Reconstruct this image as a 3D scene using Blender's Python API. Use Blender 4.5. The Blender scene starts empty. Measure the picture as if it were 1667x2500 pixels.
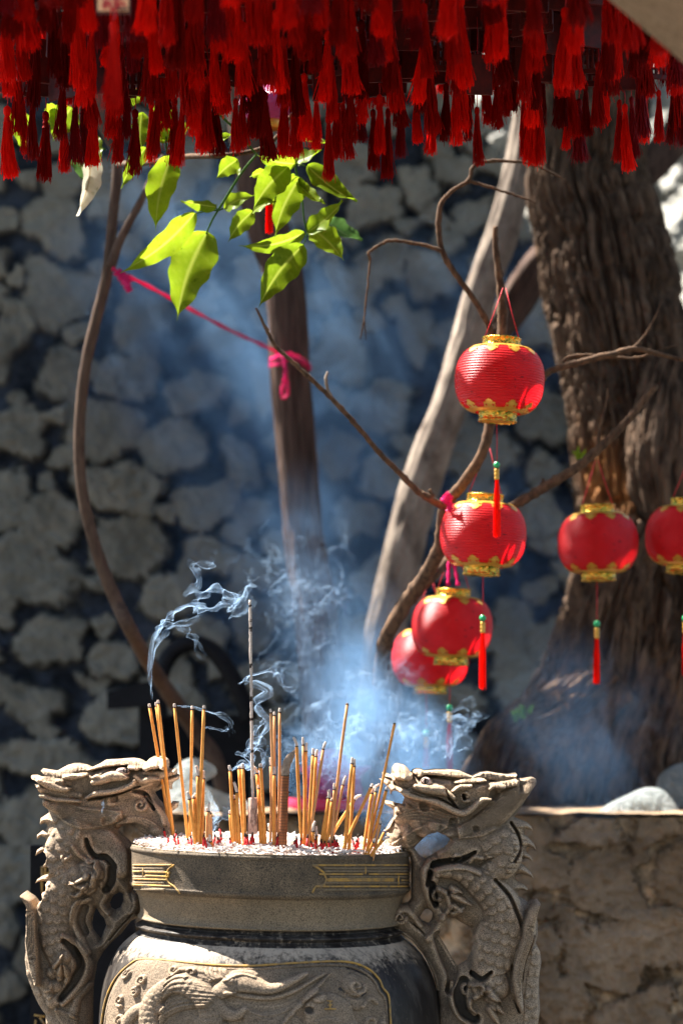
import bpy, math, random
import numpy as np
from mathutils import Vector, Matrix
PI = math.pi
R = random.Random(7)
C = bpy.context.scene.collection
sc = bpy.context.scene

# ---------------------------------------------------------------- camera, sky, sun, exposure
F = 5900.0; CX = 833.5; HY = 1750.0; CZ = 1.45
def P(x, y, d):                      # photograph pixel + distance -> point in the courtyard (metres)
    return Vector(((x - CX) / F * d, d, CZ + (HY - y) / F * d))
cam = bpy.data.objects.new('camera', bpy.data.cameras.new('camera')); C.objects.link(cam)
cam.location = (0, 0, CZ); cam.rotation_euler = (PI / 2, 0, 0)
cd = cam.data; cd.sensor_fit = 'VERTICAL'; cd.sensor_height = 36; cd.lens = F / 2500 * 36
cd.shift_y = 0.20; cd.clip_end = 500
cd.dof.use_dof = True; cd.dof.focus_distance = 2.98; cd.dof.aperture_fstop = 4.5
sc.camera = cam
SUN = Vector((-0.47, 0.27, 0.84)).normalized()          # direction towards the sun: high, left, slightly behind
w = bpy.data.worlds.new('World'); sc.world = w; w.use_nodes = True
nt = w.node_tree; bg = nt.nodes['Background']
sky = nt.nodes.new('ShaderNodeTexSky'); sky.sky_type = 'NISHITA'; sky.sun_disc = False
sky.sun_elevation = math.asin(SUN.z); sky.sun_rotation = math.atan2(SUN.x, SUN.y)
nt.links.new(sky.outputs[0], bg.inputs[0]); bg.inputs[1].default_value = 0.05
sl = bpy.data.lights.new('sun', 'SUN'); sl.energy = 5.0; sl.angle = math.radians(0.6); sl.color = (1, 0.965, 0.90)
so = bpy.data.objects.new('sun', sl); C.objects.link(so)
so.rotation_euler = (-SUN).to_track_quat('-Z', 'Y').to_euler(); so.location = SUN * 20
sc.view_settings.view_transform = 'Standard'; sc.view_settings.look = 'None'
sc.view_settings.exposure = 2.5; sc.view_settings.gamma = 1
sc.cycles.transparent_max_bounces = 40; sc.cycles.volume_step_rate = 1.0; sc.cycles.volume_bounces = 0
sc.cycles.use_adaptive_sampling = True; sc.cycles.adaptive_threshold = .025; sc.cycles.use_denoising = True; sc.cycles.max_bounces = 6; sc.cycles.diffuse_bounces = 4

# ---------------------------------------------------------------- helpers
def tag(o, label=None, cat=None, group=None, kind=None):
    if label: o['label'] = label
    if cat: o['category'] = cat
    if group: o['group'] = group
    if kind: o['kind'] = kind
    return o
def thing(name, loc, label, cat, group=None, kind=None):
    o = bpy.data.objects.new(name, None); C.objects.link(o); o.location = loc; o.empty_display_size = .02
    return tag(o, label, cat, group, kind)
class MB:
    def __init__(s): s.v = []; s.f = []; s.n = 0; s.m = []
    def add(s, v, f, mi=0):
        v = np.asarray(v, float).reshape(-1, 3); s.v.append(v)
        for q in f: s.f.append([int(i) + s.n for i in q]); s.m.append(mi)
        s.n += len(v)
    def box(s, c, sx, sy, sz, rot=None, mi=0):
        v = np.array([[x, y, z] for x in (-.5, .5) for y in (-.5, .5) for z in (-.5, .5)]) * [sx, sy, sz]
        if rot is not None: v = v @ np.array(rot.to_3x3()).T
        s.add(v + np.array(c), [(0,1,3,2),(4,6,7,5),(0,4,5,1),(2,3,7,6),(0,2,6,4),(1,5,7,3)], mi)
    def tube(s, pts, r, n=8, cap=True, mi=0, flat=1.0, disp=None):
        pts = [np.array(p, float) for p in pts]; L = len(pts)
        rr = [r] * L if np.isscalar(r) else list(r)
        V = []; t0 = None; up = np.array([0, 1., 0.])
        for i, p in enumerate(pts):
            t = pts[min(i+1, L-1)] - pts[max(i-1, 0)]; t = t / (np.linalg.norm(t) + 1e-9)
            up = up - t * up.dot(t); 
            if np.linalg.norm(up) < 1e-4: up = np.array([1., 0, 0]) - t * t[0]
            up /= np.linalg.norm(up); sd = np.cross(t, up)
            for k in range(n):
                a = 2 * PI * k / n; q = rr[i]
                if disp is not None: q = q * disp(i, a, p)
                V.append(p + q * (math.cos(a) * sd + flat * math.sin(a) * up))
        Fc = []
        for i in range(L-1):
            for k in range(n):
                Fc.append((i*n+k, i*n+(k+1) % n, (i+1)*n+(k+1) % n, (i+1)*n+k))
        if cap: Fc += [tuple(range(n-1, -1, -1)), tuple((L-1)*n+k for k in range(n))]
        s.add(V, Fc, mi)
    def grid(s, A, closed=False, mi=0):             # A: (nu, nv, 3)
        nu, nv, _ = A.shape; Fc = []
        for i in range(nu - 1):
            for j in range(nv - (0 if closed else 1)):
                k = (j+1) % nv
                Fc.append((i*nv+j, i*nv+k, (i+1)*nv+k, (i+1)*nv+j))
        s.add(A.reshape(-1, 3), Fc, mi)
    def lathe(s, prof, c, n=48, mi=0, caps=False):   # prof: list of (r, z)
        A = np.array([[(c[0]+r*math.sin(2*PI*k/n), c[1]-r*math.cos(2*PI*k/n), c[2]+z) for k in range(n)] for r, z in prof])
        b = s.n; s.grid(A, True, mi)
        if caps:
            s.f.append([b + k for k in range(n)]); s.m.append(mi)
            s.f.append([b + (len(prof)-1)*n + k for k in range(n-1, -1, -1)]); s.m.append(mi)
    def build(s, name, mats, parent=None, smooth=True):
        return mk(name, np.concatenate(s.v), s.f, mats, parent, smooth, s.m)
def mk(name, V, Fc, mats, parent=None, smooth=True, mi=None, attrs=None):
    me = bpy.data.meshes.new(name)
    if isinstance(Fc, np.ndarray):
        nf = len(Fc); me.vertices.add(len(V)); me.vertices.foreach_set('co', np.asarray(V, np.float32).ravel())
        me.loops.add(nf*4); me.loops.foreach_set('vertex_index', Fc.astype(np.int32).ravel())
        me.polygons.add(nf); me.polygons.foreach_set('loop_start', np.arange(0, nf*4, 4, dtype=np.int32))
        me.update(calc_edges=True)
    else:
        me.from_pydata([tuple(v) for v in V], [], Fc)
    if smooth: me.polygons.foreach_set('use_smooth', [True] * len(me.polygons))
    for m in (mats if isinstance(mats, (list, tuple)) else [mats]): me.materials.append(m)
    if mi is not None and any(mi): me.polygons.foreach_set('material_index', mi)
    for k, a in (attrs or {}).items():
        at = me.attributes.new(k, 'FLOAT', 'POINT'); at.data.foreach_set('value', np.asarray(a, np.float32).ravel())
    me.update()
    o = bpy.data.objects.new(name, me); C.objects.link(o)
    if parent is not None:
        o.parent = parent; o.matrix_parent_inverse = parent.matrix_basis.inverted()
    return o
def copy_tree(o, parent=None):
    c = o.copy(); C.objects.link(c)
    if parent is not None: c.parent = parent
    for ch in o.children: copy_tree(ch, c)
    return c
def crv(pts, m=6):                                   # Catmull-Rom through tuples
    p = [np.array(q, float) for q in pts]; p = [2*p[0]-p[1]] + p + [2*p[-1]-p[-2]]; o = []
    for i in range(1, len(p)-2):
        for k in range(m):
            t = k / m; a, b, c, d = p[i-1], p[i], p[i+1], p[i+2]
            o.append(.5*((2*b)+(c-a)*t+(2*a-5*b+4*c-d)*t*t+(3*b-a-3*c+d)*t**3))
    o.append(p[-2]); return o
_rs = np.random.RandomState(3); _perm = _rs.permutation(4096); _val = _rs.rand(4096)
def vn(x, y, z=0):                                   # value noise 0..1
    x, y, z = np.broadcast_arrays(np.asarray(x, float), np.asarray(y, float), np.asarray(z, float))
    xi, yi, zi = np.floor(x).astype(int), np.floor(y).astype(int), np.floor(z).astype(int)
    fx, fy, fz = x-xi, y-yi, z-zi
    fx, fy, fz = [f*f*(3-2*f) for f in (fx, fy, fz)]
    def h(a, b, c): return _val[_perm[(_perm[(_perm[a & 4095] + b) & 4095] + c) & 4095]]
    r = 0
    for dx in (0, 1):
        for dy in (0, 1):
            for dz in (0, 1):
                r = r + h(xi+dx, yi+dy, zi+dz) * (fx if dx else 1-fx) * (fy if dy else 1-fy) * (fz if dz else 1-fz)
    return r
def fbm(x, y, z=0, o=4):
    r = 0; a = .5; s = 0
    for i in range(o): r = r + a*vn(np.asarray(x)*2**i+17*i, np.asarray(y)*2**i+5*i, np.asarray(z)*2**i); s += a; a *= .5
    return r / s
def sstep(a, b, x): t = np.clip((x-a)/(b-a), 0, 1); return t*t*(3-2*t)

# ---- materials
class NT:
    def __init__(s, name):
        s.m = bpy.data.materials.new(name); s.m.use_nodes = True; s.t = s.m.node_tree
        s.b = s.t.nodes['Principled BSDF']; s.out = s.t.nodes['Material Output']
    def n(s, typ, **k):
        q = s.t.nodes.new('ShaderNode' + typ)
        for a, v in k.items():
            if a.startswith('i_'): q.inputs[a[2:].replace('_', ' ')].default_value = v
            else: setattr(q, a, v)
        return q
    def l(s, a, b): s.t.links.new(a, b)
    def co(s, scale=(1, 1, 1), rot=(0, 0, 0)):
        t = s.n('TexCoord'); m = s.n('Mapping'); s.l(t.outputs['Object'], m.inputs[0])
        m.inputs['Scale'].default_value = scale; m.inputs['Rotation'].default_value = rot; return m.outputs[0]
    def noise(s, scale, vec=None, detail=5, rough=.6, dist=0):
        q = s.n('TexNoise'); q.inputs['Scale'].default_value = scale; q.inputs['Detail'].default_value = detail
        q.inputs['Roughness'].default_value = rough; q.inputs['Distortion'].default_value = dist
        if vec is not None: s.l(vec, q.inputs['Vector'])
        return q.outputs[0]
    def ramp(s, fac, stops):
        q = s.n('ValToRGB'); e = q.color_ramp.elements
        while len(e) < len(stops): e.new(.5)
        for k, (p, c) in enumerate(stops):
            e[k].position = p; e[k].color = (*c, 1) if len(c) == 3 else c
        s.l(fac, q.inputs[0]); return q.outputs[0]
    def mix(s, fac, a, b, typ='MIX'):
        q = s.n('MixRGB', blend_type=typ)
        for i, v in enumerate((fac, a, b)):
            if hasattr(v, 'links'): s.l(v, q.inputs[i])
            else: q.inputs[i].default_value = v if i == 0 else (*v, 1)
        return q.outputs[0]
    def math(s, op, a, b=0.0):
        q = s.n('Math', operation=op)
        for i, v in enumerate((a, b)):
            if hasattr(v, 'links'): s.l(v, q.inputs[i])
            else: q.inputs[i].default_value = v
        return q.outputs[0]
    def attr(s, name): return s.n('Attribute', attribute_name=name).outputs['Fac']
    def bump(s, h, strength=.5, dist=.005):
        q = s.n('Bump'); q.inputs['Strength'].default_value = strength; q.inputs['Distance'].default_value = dist
        s.l(h, q.inputs['Height']); s.l(q.outputs[0], s.b.inputs['Normal'])
    def fin(s, col=None, rough=.7, spec=.3, **k):
        if col is not None:
            if hasattr(col, 'links'): s.l(col, s.b.inputs['Base Color'])
            else: s.b.inputs['Base Color'].default_value = (*col, 1)
        if hasattr(rough, 'links'): s.l(rough, s.b.inputs['Roughness'])
        else: s.b.inputs['Roughness'].default_value = rough
        s.b.inputs['Specular IOR Level'].default_value = spec
        for a, v in k.items(): s.b.inputs[a.replace('_', ' ')].default_value = v
        return s.m
def simple(name, a, b, scale=60, rough=.7, spec=.3, bump=.3, bd=.001, vec=(1, 1, 1), lo=.35, hi=.65, **k):
    q = NT(name); v = q.co(vec); f = q.noise(scale, v); c = q.ramp(f, [(lo, a), (hi, b)])
    if bump: q.bump(f, bump, bd)
    return q.fin(c, rough, spec, **k)
def translucent(name, a, b, scale, tr, rough=.5, veins=None, vec=(1, 1, 1), tone=False):
    q = NT(name); v = q.co(vec); f = q.noise(scale, v); c = q.ramp(f, [(.3, a), (.7, b)])
    if veins: c = q.mix(q.ramp(q.n('ObjectInfo').outputs['Random'], [(0, (.75,.75,.75)), (1, (0,0,0))]), c, tuple(x*.55 for x in a)); c = q.mix(q.ramp(q.noise(55, q.co(), 5, .7), [(.60, (0,0,0)), (.70, (.8,.8,.8))]), c, (a[0]*.4, a[1]*.45, a[2]*.3))
    if tone: c = q.mix(1.0, c, q.ramp(q.n('ObjectInfo').outputs['Random'], [(0, (.22,.22,.22)), (.35, (.75,.75,.75)), (.65, (1.15,1.15,1.15)), (1, (1.6,2.2,1.6))]), 'MULTIPLY')
    if veins: c = q.mix(q.attr('vein'), c, veins)
    q.fin(c, rough, .12); t = q.n('BsdfTranslucent'); q.l(c, t.inputs[0]); mx = q.n('MixShader'); mx.inputs[0].default_value = tr
    q.l(q.b.outputs[0], mx.inputs[1]); q.l(t.outputs[0], mx.inputs[2]); q.l(mx.outputs[0], q.out.inputs[0]); return q.m

M = {}
# rubble wall: 'stone' 0..1 mask, 'rnd' per stone value
def wallmat(name, st, mo, warm, warmamt):
    q = NT(name); s = q.attr('stone'); r = q.attr('rnd')
    f1 = q.noise(9, q.co(), 6, .7); f2 = q.noise(45, q.co(), 5, .75); f3 = q.noise(4, q.co(), 3)
    base = q.mix(r, tuple(c*.38 for c in st), tuple(c*1.2 for c in st))
    base = q.mix(q.math('MULTIPLY', q.ramp(f3, [(.45, (0,0,0)), (.62, (1,1,1))]), warmamt), base, warm)
    base = q.mix(q.ramp(f2, [(.35, (0,0,0)), (.6, (1,1,1))]), tuple(c*.45 for c in st), base)
    base = q.mix(.6, base, q.ramp(q.noise(3.2, q.co(), 8, .75, .8), [(.40, tuple(c*.22 for c in st)), (.60, tuple(min(1, c*1.35) for c in st))]))
    base = q.mix(.3, base, q.ramp(f1, [(.3, tuple(c*.5 for c in st)), (.7, tuple(min(1, c*1.3) for c in st))]))
    mor = q.mix(q.ramp(f1, [(.42, (0,0,0)), (.62, (1,1,1))]), mo, tuple(c*5.5 for c in mo))
    c = q.mix(s, mor, base); q.bump(f2, .8, .012); return q.fin(c, .92, .15)
M['wall'] = wallmat('rubble_stone', (.235, .218, .178), (.010, .012, .016), (.21, .14, .075), .65)
M['lowwall'] = wallmat('low_wall_stone', (.33, .225, .14), (.15, .105, .065), (.38, .17, .05), 1.0)
q = NT('sunlit_rock'); f = q.noise(5, q.co(), 9, .72, .6); g = q.noise(22, q.co(), 6, .7)
q.bump(g, 1, .05); M['rock'] = q.fin(q.mix(g, q.ramp(f, [(.36, (.05, .05, .045)), (.5, (.42, .4, .35)), (.7, (.6, .58, .52))]), (.45, .43, .38)), .95, .1)
M['ground'] = simple('paving', (.045, .04, .035), (.08, .075, .065), 12, .9)
M['concrete'] = simple('beam_concrete', (.20, .125, .07), (.33, .22, .135), 160, .9, .15, .5, .002)
def bark(name, dark, light, sc_=(1, 1, .22), s1=60, bd=.006, glow=None):
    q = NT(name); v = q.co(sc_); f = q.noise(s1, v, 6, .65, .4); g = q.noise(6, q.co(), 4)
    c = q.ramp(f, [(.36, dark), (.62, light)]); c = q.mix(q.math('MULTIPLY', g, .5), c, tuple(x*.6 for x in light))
    if glow: c = q.mix(q.math('MULTIPLY', q.attr('patch'), q.ramp(f, [(.36, (.15,.15,.15)), (.6, (.85,.85,.85))])), c, glow)  # warm light patch mixed into the bark colour
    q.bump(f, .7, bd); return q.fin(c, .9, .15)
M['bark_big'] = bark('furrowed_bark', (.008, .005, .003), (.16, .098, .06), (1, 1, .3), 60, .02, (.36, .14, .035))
M['bark_mid'] = bark('dark_bark', (.03, .018, .014), (.105, .062, .045), (1, 1, .1), 70, .003)
M['bark_pale'] = bark('pale_bark', (.09, .065, .05), (.34, .27, .21), (1, 1, .6), 26, .003)
M['twig'] = bark('twig_bark', (.03, .018, .012), (.15, .085, .048), (1, 1, .5), 120, .001)
M['sapling'] = bark('sapling_bark', (.055, .032, .022), (.12, .075, .05), (1, 1, .3), 90, .001)
M['leaf'] = translucent('backlit_leaf', (.17, .26, .01), (.30, .40, .015), 30, .62, .4, (.36, .42, .06))
M['leaf2'] = translucent('dull_leaf', (.06, .14, .03), (.1, .2, .05), 30, .4, .3, (.2, .3, .1))
M['shade_crownleaf'] = translucent('shade_crown_leaf', (.05, .09, .015), (.08, .13, .02), 8, .25, .5)
M['dead'] = translucent('dry_leaf', (.5, .45, .34), (.65, .6, .48), 30, .3, .6, (.3, .2, .1))
M['tassel'] = translucent('red_thread', (.62, .004, .001), (.95, .012, .003), 400, .38, .7, None, (1, 1, .1), True)
M['tassel_dark'] = translucent('crimson_thread', (.17, .002, .004), (.36, .004, .008), 400, .2, .5, None, (1, 1, .1))
M['redwood'] = simple('red_lacquered_wood', (.05, .003, .002), (.13, .006, .003), 70, .45, .4, .2, .001)
M['bluesea'] = None
def lantern_mat():
    q = NT('red_lantern_vinyl'); v = q.co(); f = q.noise(40, v)
    dots = q.noise(150, q.co((1, 1, 1.6)), 2, .4)
    c = q.ramp(f, [(.3, (.56, .002, .006)), (.7, (.68, .004, .010))])
    c = q.mix(q.ramp(dots, [(.71, (0, 0, 0)), (.74, (1, 1, 1))]), c, (.12, .002, .002))
    c = q.mix(q.ramp(q.noise(12, q.co(), 5, .7), [(.5, (0,0,0)), (.75, (.35,.35,.35))]), c, (.62, .06, .07)); q.fin(c, .42, .4); t = q.n('BsdfTranslucent'); q.l(c, t.inputs[0]); mx = q.n('MixShader'); mx.inputs[0].default_value = .3
    q.l(q.b.outputs[0], mx.inputs[1]); q.l(t.outputs[0], mx.inputs[2]); q.l(mx.outputs[0], q.out.inputs[0]); return q.m
M['lantern'] = lantern_mat()
q = NT('gold_foil_band'); ck = q.n('TexVoronoi'); ck.inputs['Scale'].default_value = 260; q.l(q.co(), ck.inputs['Vector'])
c = q.ramp(ck.outputs['Color'], [(.3, (.75, .38, .04)), (.55, (.85, .5, .09)), (.7, (.35, .3, .03)), (.85, (.14, .2, .03))])
q.bump(ck.outputs['Distance'], .8, .002); M['gold'] = q.fin(c, .25, .5, Metallic=.85)
M['goldtrim'] = simple('gold_plastic_trim', (.58, .27, .03), (.7, .38, .06), 60, .35, .5, .1, .0005, Metallic=.35)
M['goldpaint'] = simple('worn_gold_paint', (.22, .15, .08), (.55, .30, .06), 90, .75, .3, .2, .0005)
M['cord'] = simple('red_cord', (.5, .01, .02), (.62, .02, .03), 200, .6, bump=0)
M['bead'] = simple('green_jade_bead', (.01, .25, .08), (.02, .4, .13), 60, .2, .6, 0)
M['ribbon'] = translucent('pink_ribbon', (.6, .015, .12), (.75, .03, .16), 60, .4, .35)
M['black'] = simple('black_iron', (.003, .003, .004), (.008, .008, .010), 40, .6, .15, .2, .001)
# carved stone
def stone(name, dust, grey, dark, pol=.7, s=1.0, patch=True):
    q = NT(name); gr = q.noise(900*s, q.co(), 2, .5); md = q.noise(22, q.co(), 6, .7); lo = q.noise(7, q.co(), 4)
    c = q.mix(q.ramp(md, [(.35, (0,0,0)), (.65, (1,1,1))]), grey, dust)
    c = q.mix(q.ramp(lo, [(.42, (0,0,0)), (.66, (.55,.55,.55))]), c, tuple(x*1.25 for x in dust))
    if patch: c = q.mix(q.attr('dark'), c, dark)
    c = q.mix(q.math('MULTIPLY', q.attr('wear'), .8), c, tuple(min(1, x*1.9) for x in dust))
    c = q.mix(q.math('MULTIPLY', q.ramp(gr, [(  .40, (1,1,1)), (.55, (0,0,0))]), .8), c, tuple(x*.35 for x in grey))
    q.bump(q.math('ADD', q.math('MULTIPLY', gr, .6), q.math('MULTIPLY', q.noise(220, q.co(), 4, .7), .6)), .75, .0018); return q.fin(c, pol, .3)
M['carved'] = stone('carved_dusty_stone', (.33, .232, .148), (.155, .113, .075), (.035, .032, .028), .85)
M['band'] = stone('dark_polished_band', (.22, .15, .085), (.045, .036, .026), (.02, .02, .018), .75)
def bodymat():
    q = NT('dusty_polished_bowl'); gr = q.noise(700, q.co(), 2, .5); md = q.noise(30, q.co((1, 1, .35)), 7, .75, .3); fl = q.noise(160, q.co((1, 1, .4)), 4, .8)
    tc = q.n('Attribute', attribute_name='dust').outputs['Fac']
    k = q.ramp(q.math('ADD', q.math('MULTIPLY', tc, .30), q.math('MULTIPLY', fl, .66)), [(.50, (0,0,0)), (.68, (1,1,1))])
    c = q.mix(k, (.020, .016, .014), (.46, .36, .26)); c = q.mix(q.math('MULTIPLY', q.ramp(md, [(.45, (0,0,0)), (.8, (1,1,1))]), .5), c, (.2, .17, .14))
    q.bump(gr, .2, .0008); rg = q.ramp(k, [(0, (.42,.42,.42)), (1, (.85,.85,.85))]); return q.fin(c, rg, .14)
M['body'] = bodymat()
M['cove'] = stone('dusty_cove', (.29, .205, .12), (.19, .14, .085), (.1, .1, .1), .8, patch=False)
M['eye'] = simple('pinkish_eye_stone', (.42, .3, .24), (.55, .4, .33), 200, .7)
M['ash'] = simple('ash_bed', (.45, .37, .32), (.72, .62, .56), 180, .95, .05, .8, .002)
M['chip'] = simple('ash_chips', (.52, .42, .36), (.8, .72, .66), 300, .95, .05, .3, .0005)
M['stick'] = simple('incense_orange', (.60, .235, .045), (.72, .31, .07), 200, .75, .2, .2, .0003)
M['stick2'] = simple('incense_brown', (.55, .25, .10), (.62, .30, .12), 200, .8, .2, .2, .0003)
M['stickash'] = simple('incense_ash', (.42, .33, .27), (.66, .56, .48), 700, .95, .05, .4, .0003)
M['char'] = simple('burnt_ring', (.015, .01, .008), (.05, .03, .02), 400, .9)
M['redstick'] = simple('red_bamboo', (.4, .01, .01), (.6, .02, .02), 300, .6)
M['thick'] = simple('thick_incense', (.20, .062, .02), (.29, .095, .03), 120, .75)
M['thickash'] = simple('crooked_ash', (.2, .14, .10), (.34, .25, .18), 500, .95, .05, .5, .0005)
M['wrap'] = simple('pinkish_paper_wrap', (.45, .26, .19), (.55, .34, .26), 300, .85)
M['wrapink'] = simple('wrap_print', (.22, .12, .09), (.3, .17, .12), 300, .85)
q = NT('clear_plastic_bag'); f = q.noise(14, q.co(), 6, .7, 1.5); q.bump(f, 1, .03)
q.fin((.42, .45, .44), .12, .8); tb = q.n('BsdfTranslucent'); tb.inputs[0].default_value = (.5, .54, .53, 1)
m1 = q.n('MixShader'); m1.inputs[0].default_value = .5; q.l(q.b.outputs[0], m1.inputs[1]); q.l(tb.outputs[0], m1.inputs[2]); tpb = q.n('BsdfTransparent'); m3 = q.n('MixShader'); m3.inputs[0].default_value = .3; q.l(m1.outputs[0], m3.inputs[1]); q.l(tpb.outputs[0], m3.inputs[2]); q.l(m3.outputs[0], q.out.inputs[0]); M['bag'] = q.m
q = NT('magenta_bag'); f = q.noise(14, q.co(), 6, .7, 1.5); q.bump(f, 1, .03); M['pinkbag'] = q.fin((.55, .03, .2), .35, .5)
M['tray'] = simple('crimson_tray', (.55, .01, .05), (.65, .015, .06), 30, .4)
M['woodface'] = simple('plaque_face', (.85, .42, .2), (.92, .52, .26), 60, .6)
M['ink'] = simple('black_ink', (.02, .015, .03), (.03, .02, .04), 60, .6, bump=0)
M['redink'] = simple('red_ink', (.6, .01, .03), (.7, .02, .05), 60, .5, bump=0)

# ================================================================ SETTING
mb = MB(); mb.add([(-12, -6, 0), (12, -6, 0), (12, 14, 0), (-12, 14, 0)], [(0, 1, 2, 3)])
tag(mb.build('ground', M['ground'], smooth=False), kind='structure')

def rubble(name, d, x0, x1, y0, y1, stones, mat, nx, ny, minr, amp, label, cat, seed, thick=.35, topjag=0, cut=None):
    """a stone wall: a front sheet displaced stone by stone, closed to a thick block behind"""
    rr = random.Random(seed); S = [tuple(s) for s in stones]; k = 0
    while k < 6000:
        k += 1; x = rr.uniform(x0, x1); y = rr.uniform(y0, y1); a = rr.uniform(minr*.45, minr*1.5); b = a*rr.uniform(.6, .95)
        if all(((x-s[0])/(s[2]*.9+a*.9))**2 + ((y-s[1])/(s[3]*.9+b*.9))**2 > 1 for s in S): S.append((x, y, a, b))
    gx, gy = np.meshgrid(np.linspace(x0, x1, nx), np.linspace(y0, y1, ny))
    wx = gx + 30*(fbm(gx/80, gy/80, 3, 3)-.5)*2; wy = gy + 30*(fbm(gx/80, gy/80, 9, 3)-.5)*2
    best = np.full(gx.shape, 9.0); rnd = np.zeros(gx.shape)
    for i, s in enumerate(S):
        an = rr.uniform(-.35, .35); ca, sa = math.cos(an), math.sin(an)
        u = ((wx-s[0])*ca + (wy-s[1])*sa)/s[2]; v = (-(wx-s[0])*sa + (wy-s[1])*ca)/s[3]
        ex = 2.2+1.6*((i*37) % 11)/11; k3 = .16*math.cos(i*2.1); q = (np.abs(u)**ex + np.abs(v)**ex)**(1/ex)*(1+k3*np.cos(3*np.arctan2(v, u)+i)+.06*np.cos(5*np.arctan2(v, u)+2*i)); m = q < best
        best[m] = q[m]; rnd[m] = rr.random()
    rag = .26*(fbm(gx/15, gy/15, 21, 4)-.5)+.35*(fbm(gx/5, gy/5, 31, 3)-.5); st = sstep(1.13, .91, best+rag)
    h = amp*st*(.85+.15*np.sqrt(np.clip(1-(best*.85)**2, 0, 1))) + .022*st*fbm(gx/26, gy/26, rnd*40, 5) + .012*(fbm(gx/14, gy/14, 5, 4)-.5)
    h = h*(.75+.5*rnd)
    X = (gx-CX)/F*d; Z = CZ+(HY-gy)/F*d; Y = d - h
    if topjag: Z[0] += topjag*(fbm(gx[0]/60, 0, 1, 3)-.5); 
    V = np.stack([X, Y, Z], -1)
    i, j = np.meshgrid(np.arange(ny-1), np.arange(nx-1), indexing='ij'); a = (i*nx+j).ravel()
    Fc = np.stack([a, a+nx, a+nx+1, a+1], 1)
    if cut is not None:
        keep = (gy + 22*(fbm(gx/30, gy/30, 77, 3)-.5)*2 > np.interp(gx, *cut)).ravel(); Fc = Fc[keep[Fc].all(1)]
    root = thing(name, (0, d, 0), label, cat)
    mk('stone_face', V.reshape(-1, 3), Fc, mat, root, True, None, dict(stone=st, rnd=rnd))
    b = MB(); zt = float(Z[0].mean()); zb = float(Z[-1].mean())
    xa, xb = float(X[0, 0]), float(X[0, -1])
    if cut is None: b.box(((xa+xb)/2, d+.016+thick/2, (zt-.004)/2), xb-xa, thick, zt-.004)
    else:
        xm = (CUT[0][1]-14-CX)/F*d; zl = CZ+(HY-1260)/F*d
        b.box(((xa+xm)/2, d+.016+thick/2, (zt-.004)/2), xm-xa, thick, zt-.004); b.box(((xm+.003+xb)/2, d+.02+thick/2, zl/2), xb-xm-.003, thick, zl)
    return root, b
D = 1.0631
CUT = ([-9999, 1105, 1130, 1330, 1430, 1667, 2400], [-9999, -300, 200, 640, 930, 1200, 1245])
big = [(130,520,62,72),(145,690,85,70),(330,745,58,72),(165,860,72,50),(300,862,62,55),(455,905,64,42),(40,1000,52,60),(235,985,90,62),(400,1025,72,50),
 (550,1065,48,58),(20,1150,38,58),(125,1190,72,55),(285,1125,92,58),(480,1165,66,45),(290,1262,78,62),(80,1315,98,78),(125,1480,66,50),(270,1525,48,42),
 (70,1610,75,48),(265,1655,64,50),(385,1380,58,50),(480,1290,60,45),(465,1470,52,48),(100,1750,105,42),(85,1880,85,62),(40,2000,50,60),(15,2110,38,62),
 (780,815,60,62),(880,930,60,55),(780,1050,52,48),(820,660,52,42),(985,640,48,52),(1085,500,42,32),(500,780,52,40),(600,640,52,42),(860,480,52,42),
 (620,890,40,52),(1240,720,58,80),(820,1195,48,46),(1170,1455,50,72),(1280,1490,60,62),(1185,1570,50,58),(960,780,40,60),(1060,1290,50,50),(590,1180,40,40),
 (400,610,50,40),(30,760,30,60),(700,480,45,40),(960,440,40,40),(1250,960,52,60),(1240,1090,50,50),(1220,1200,60,50),(950,1050,40,55),(880,1330,60,50),(590,1420,60,50),(600,1560,60,46)]
root, b = rubble('retaining_wall', 5.5, -520, 2350, -260, 2750, [(x*D, y*D, a*D*1.1, c*D*1.1) for x, y, a, c in big], M['wall'], 760, 760, 60, .026,
       'tall rubble stone wall of pale rounded stones in dark mossy mortar behind the trees', 'wall', 4, .4, 0, CUT)
b.build('wall_core', M['ground'], root, False)
lows = [(1480,2160,95,105),(1600,2290,85,80),(1470,2330,110,75),(1330,2130,60,60),(1430,2030,80,26),(1600,2020,60,40),(1560,2470,90,60),(1370,2440,70,60),(640,2010,60,26),(800,2015,80,24),(1660,2140,50,80),(1000,2030,70,30)]
root, b = rubble('low_stone_wall', 4.0, 250, 2100, 1992, 3150, lows, M['lowwall'], 560, 360, 62, .013,
       'low brown stone wall standing behind the incense burner, with plastic bags on its top', 'wall', 9, .3, .012)
b.build('wall_core', M['lowwall'], root, False)
zt = P(0, 1988, 4.0).z
gx, gy = np.meshgrid(np.linspace(250, 2100, 300), np.linspace(3.955, 4.3, 40))
X = (gx-CX)/F*4.0; Zc = zt + .024*(fbm(X*9, gy*9, 2, 5)-.35) ; V = np.stack([X, gy, Zc], -1)
nn = 300; i, j = np.meshgrid(np.arange(39), np.arange(nn-1), indexing='ij'); a = (i*nn+j).ravel()
mk('coping', V.reshape(-1, 3), np.stack([a, a+1, a+nn+1, a+nn], 1), M['lowwall'], root, True, None, dict(stone=np.ones(X.shape), rnd=fbm(X*5, gy*3, 1, 2)))

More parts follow.
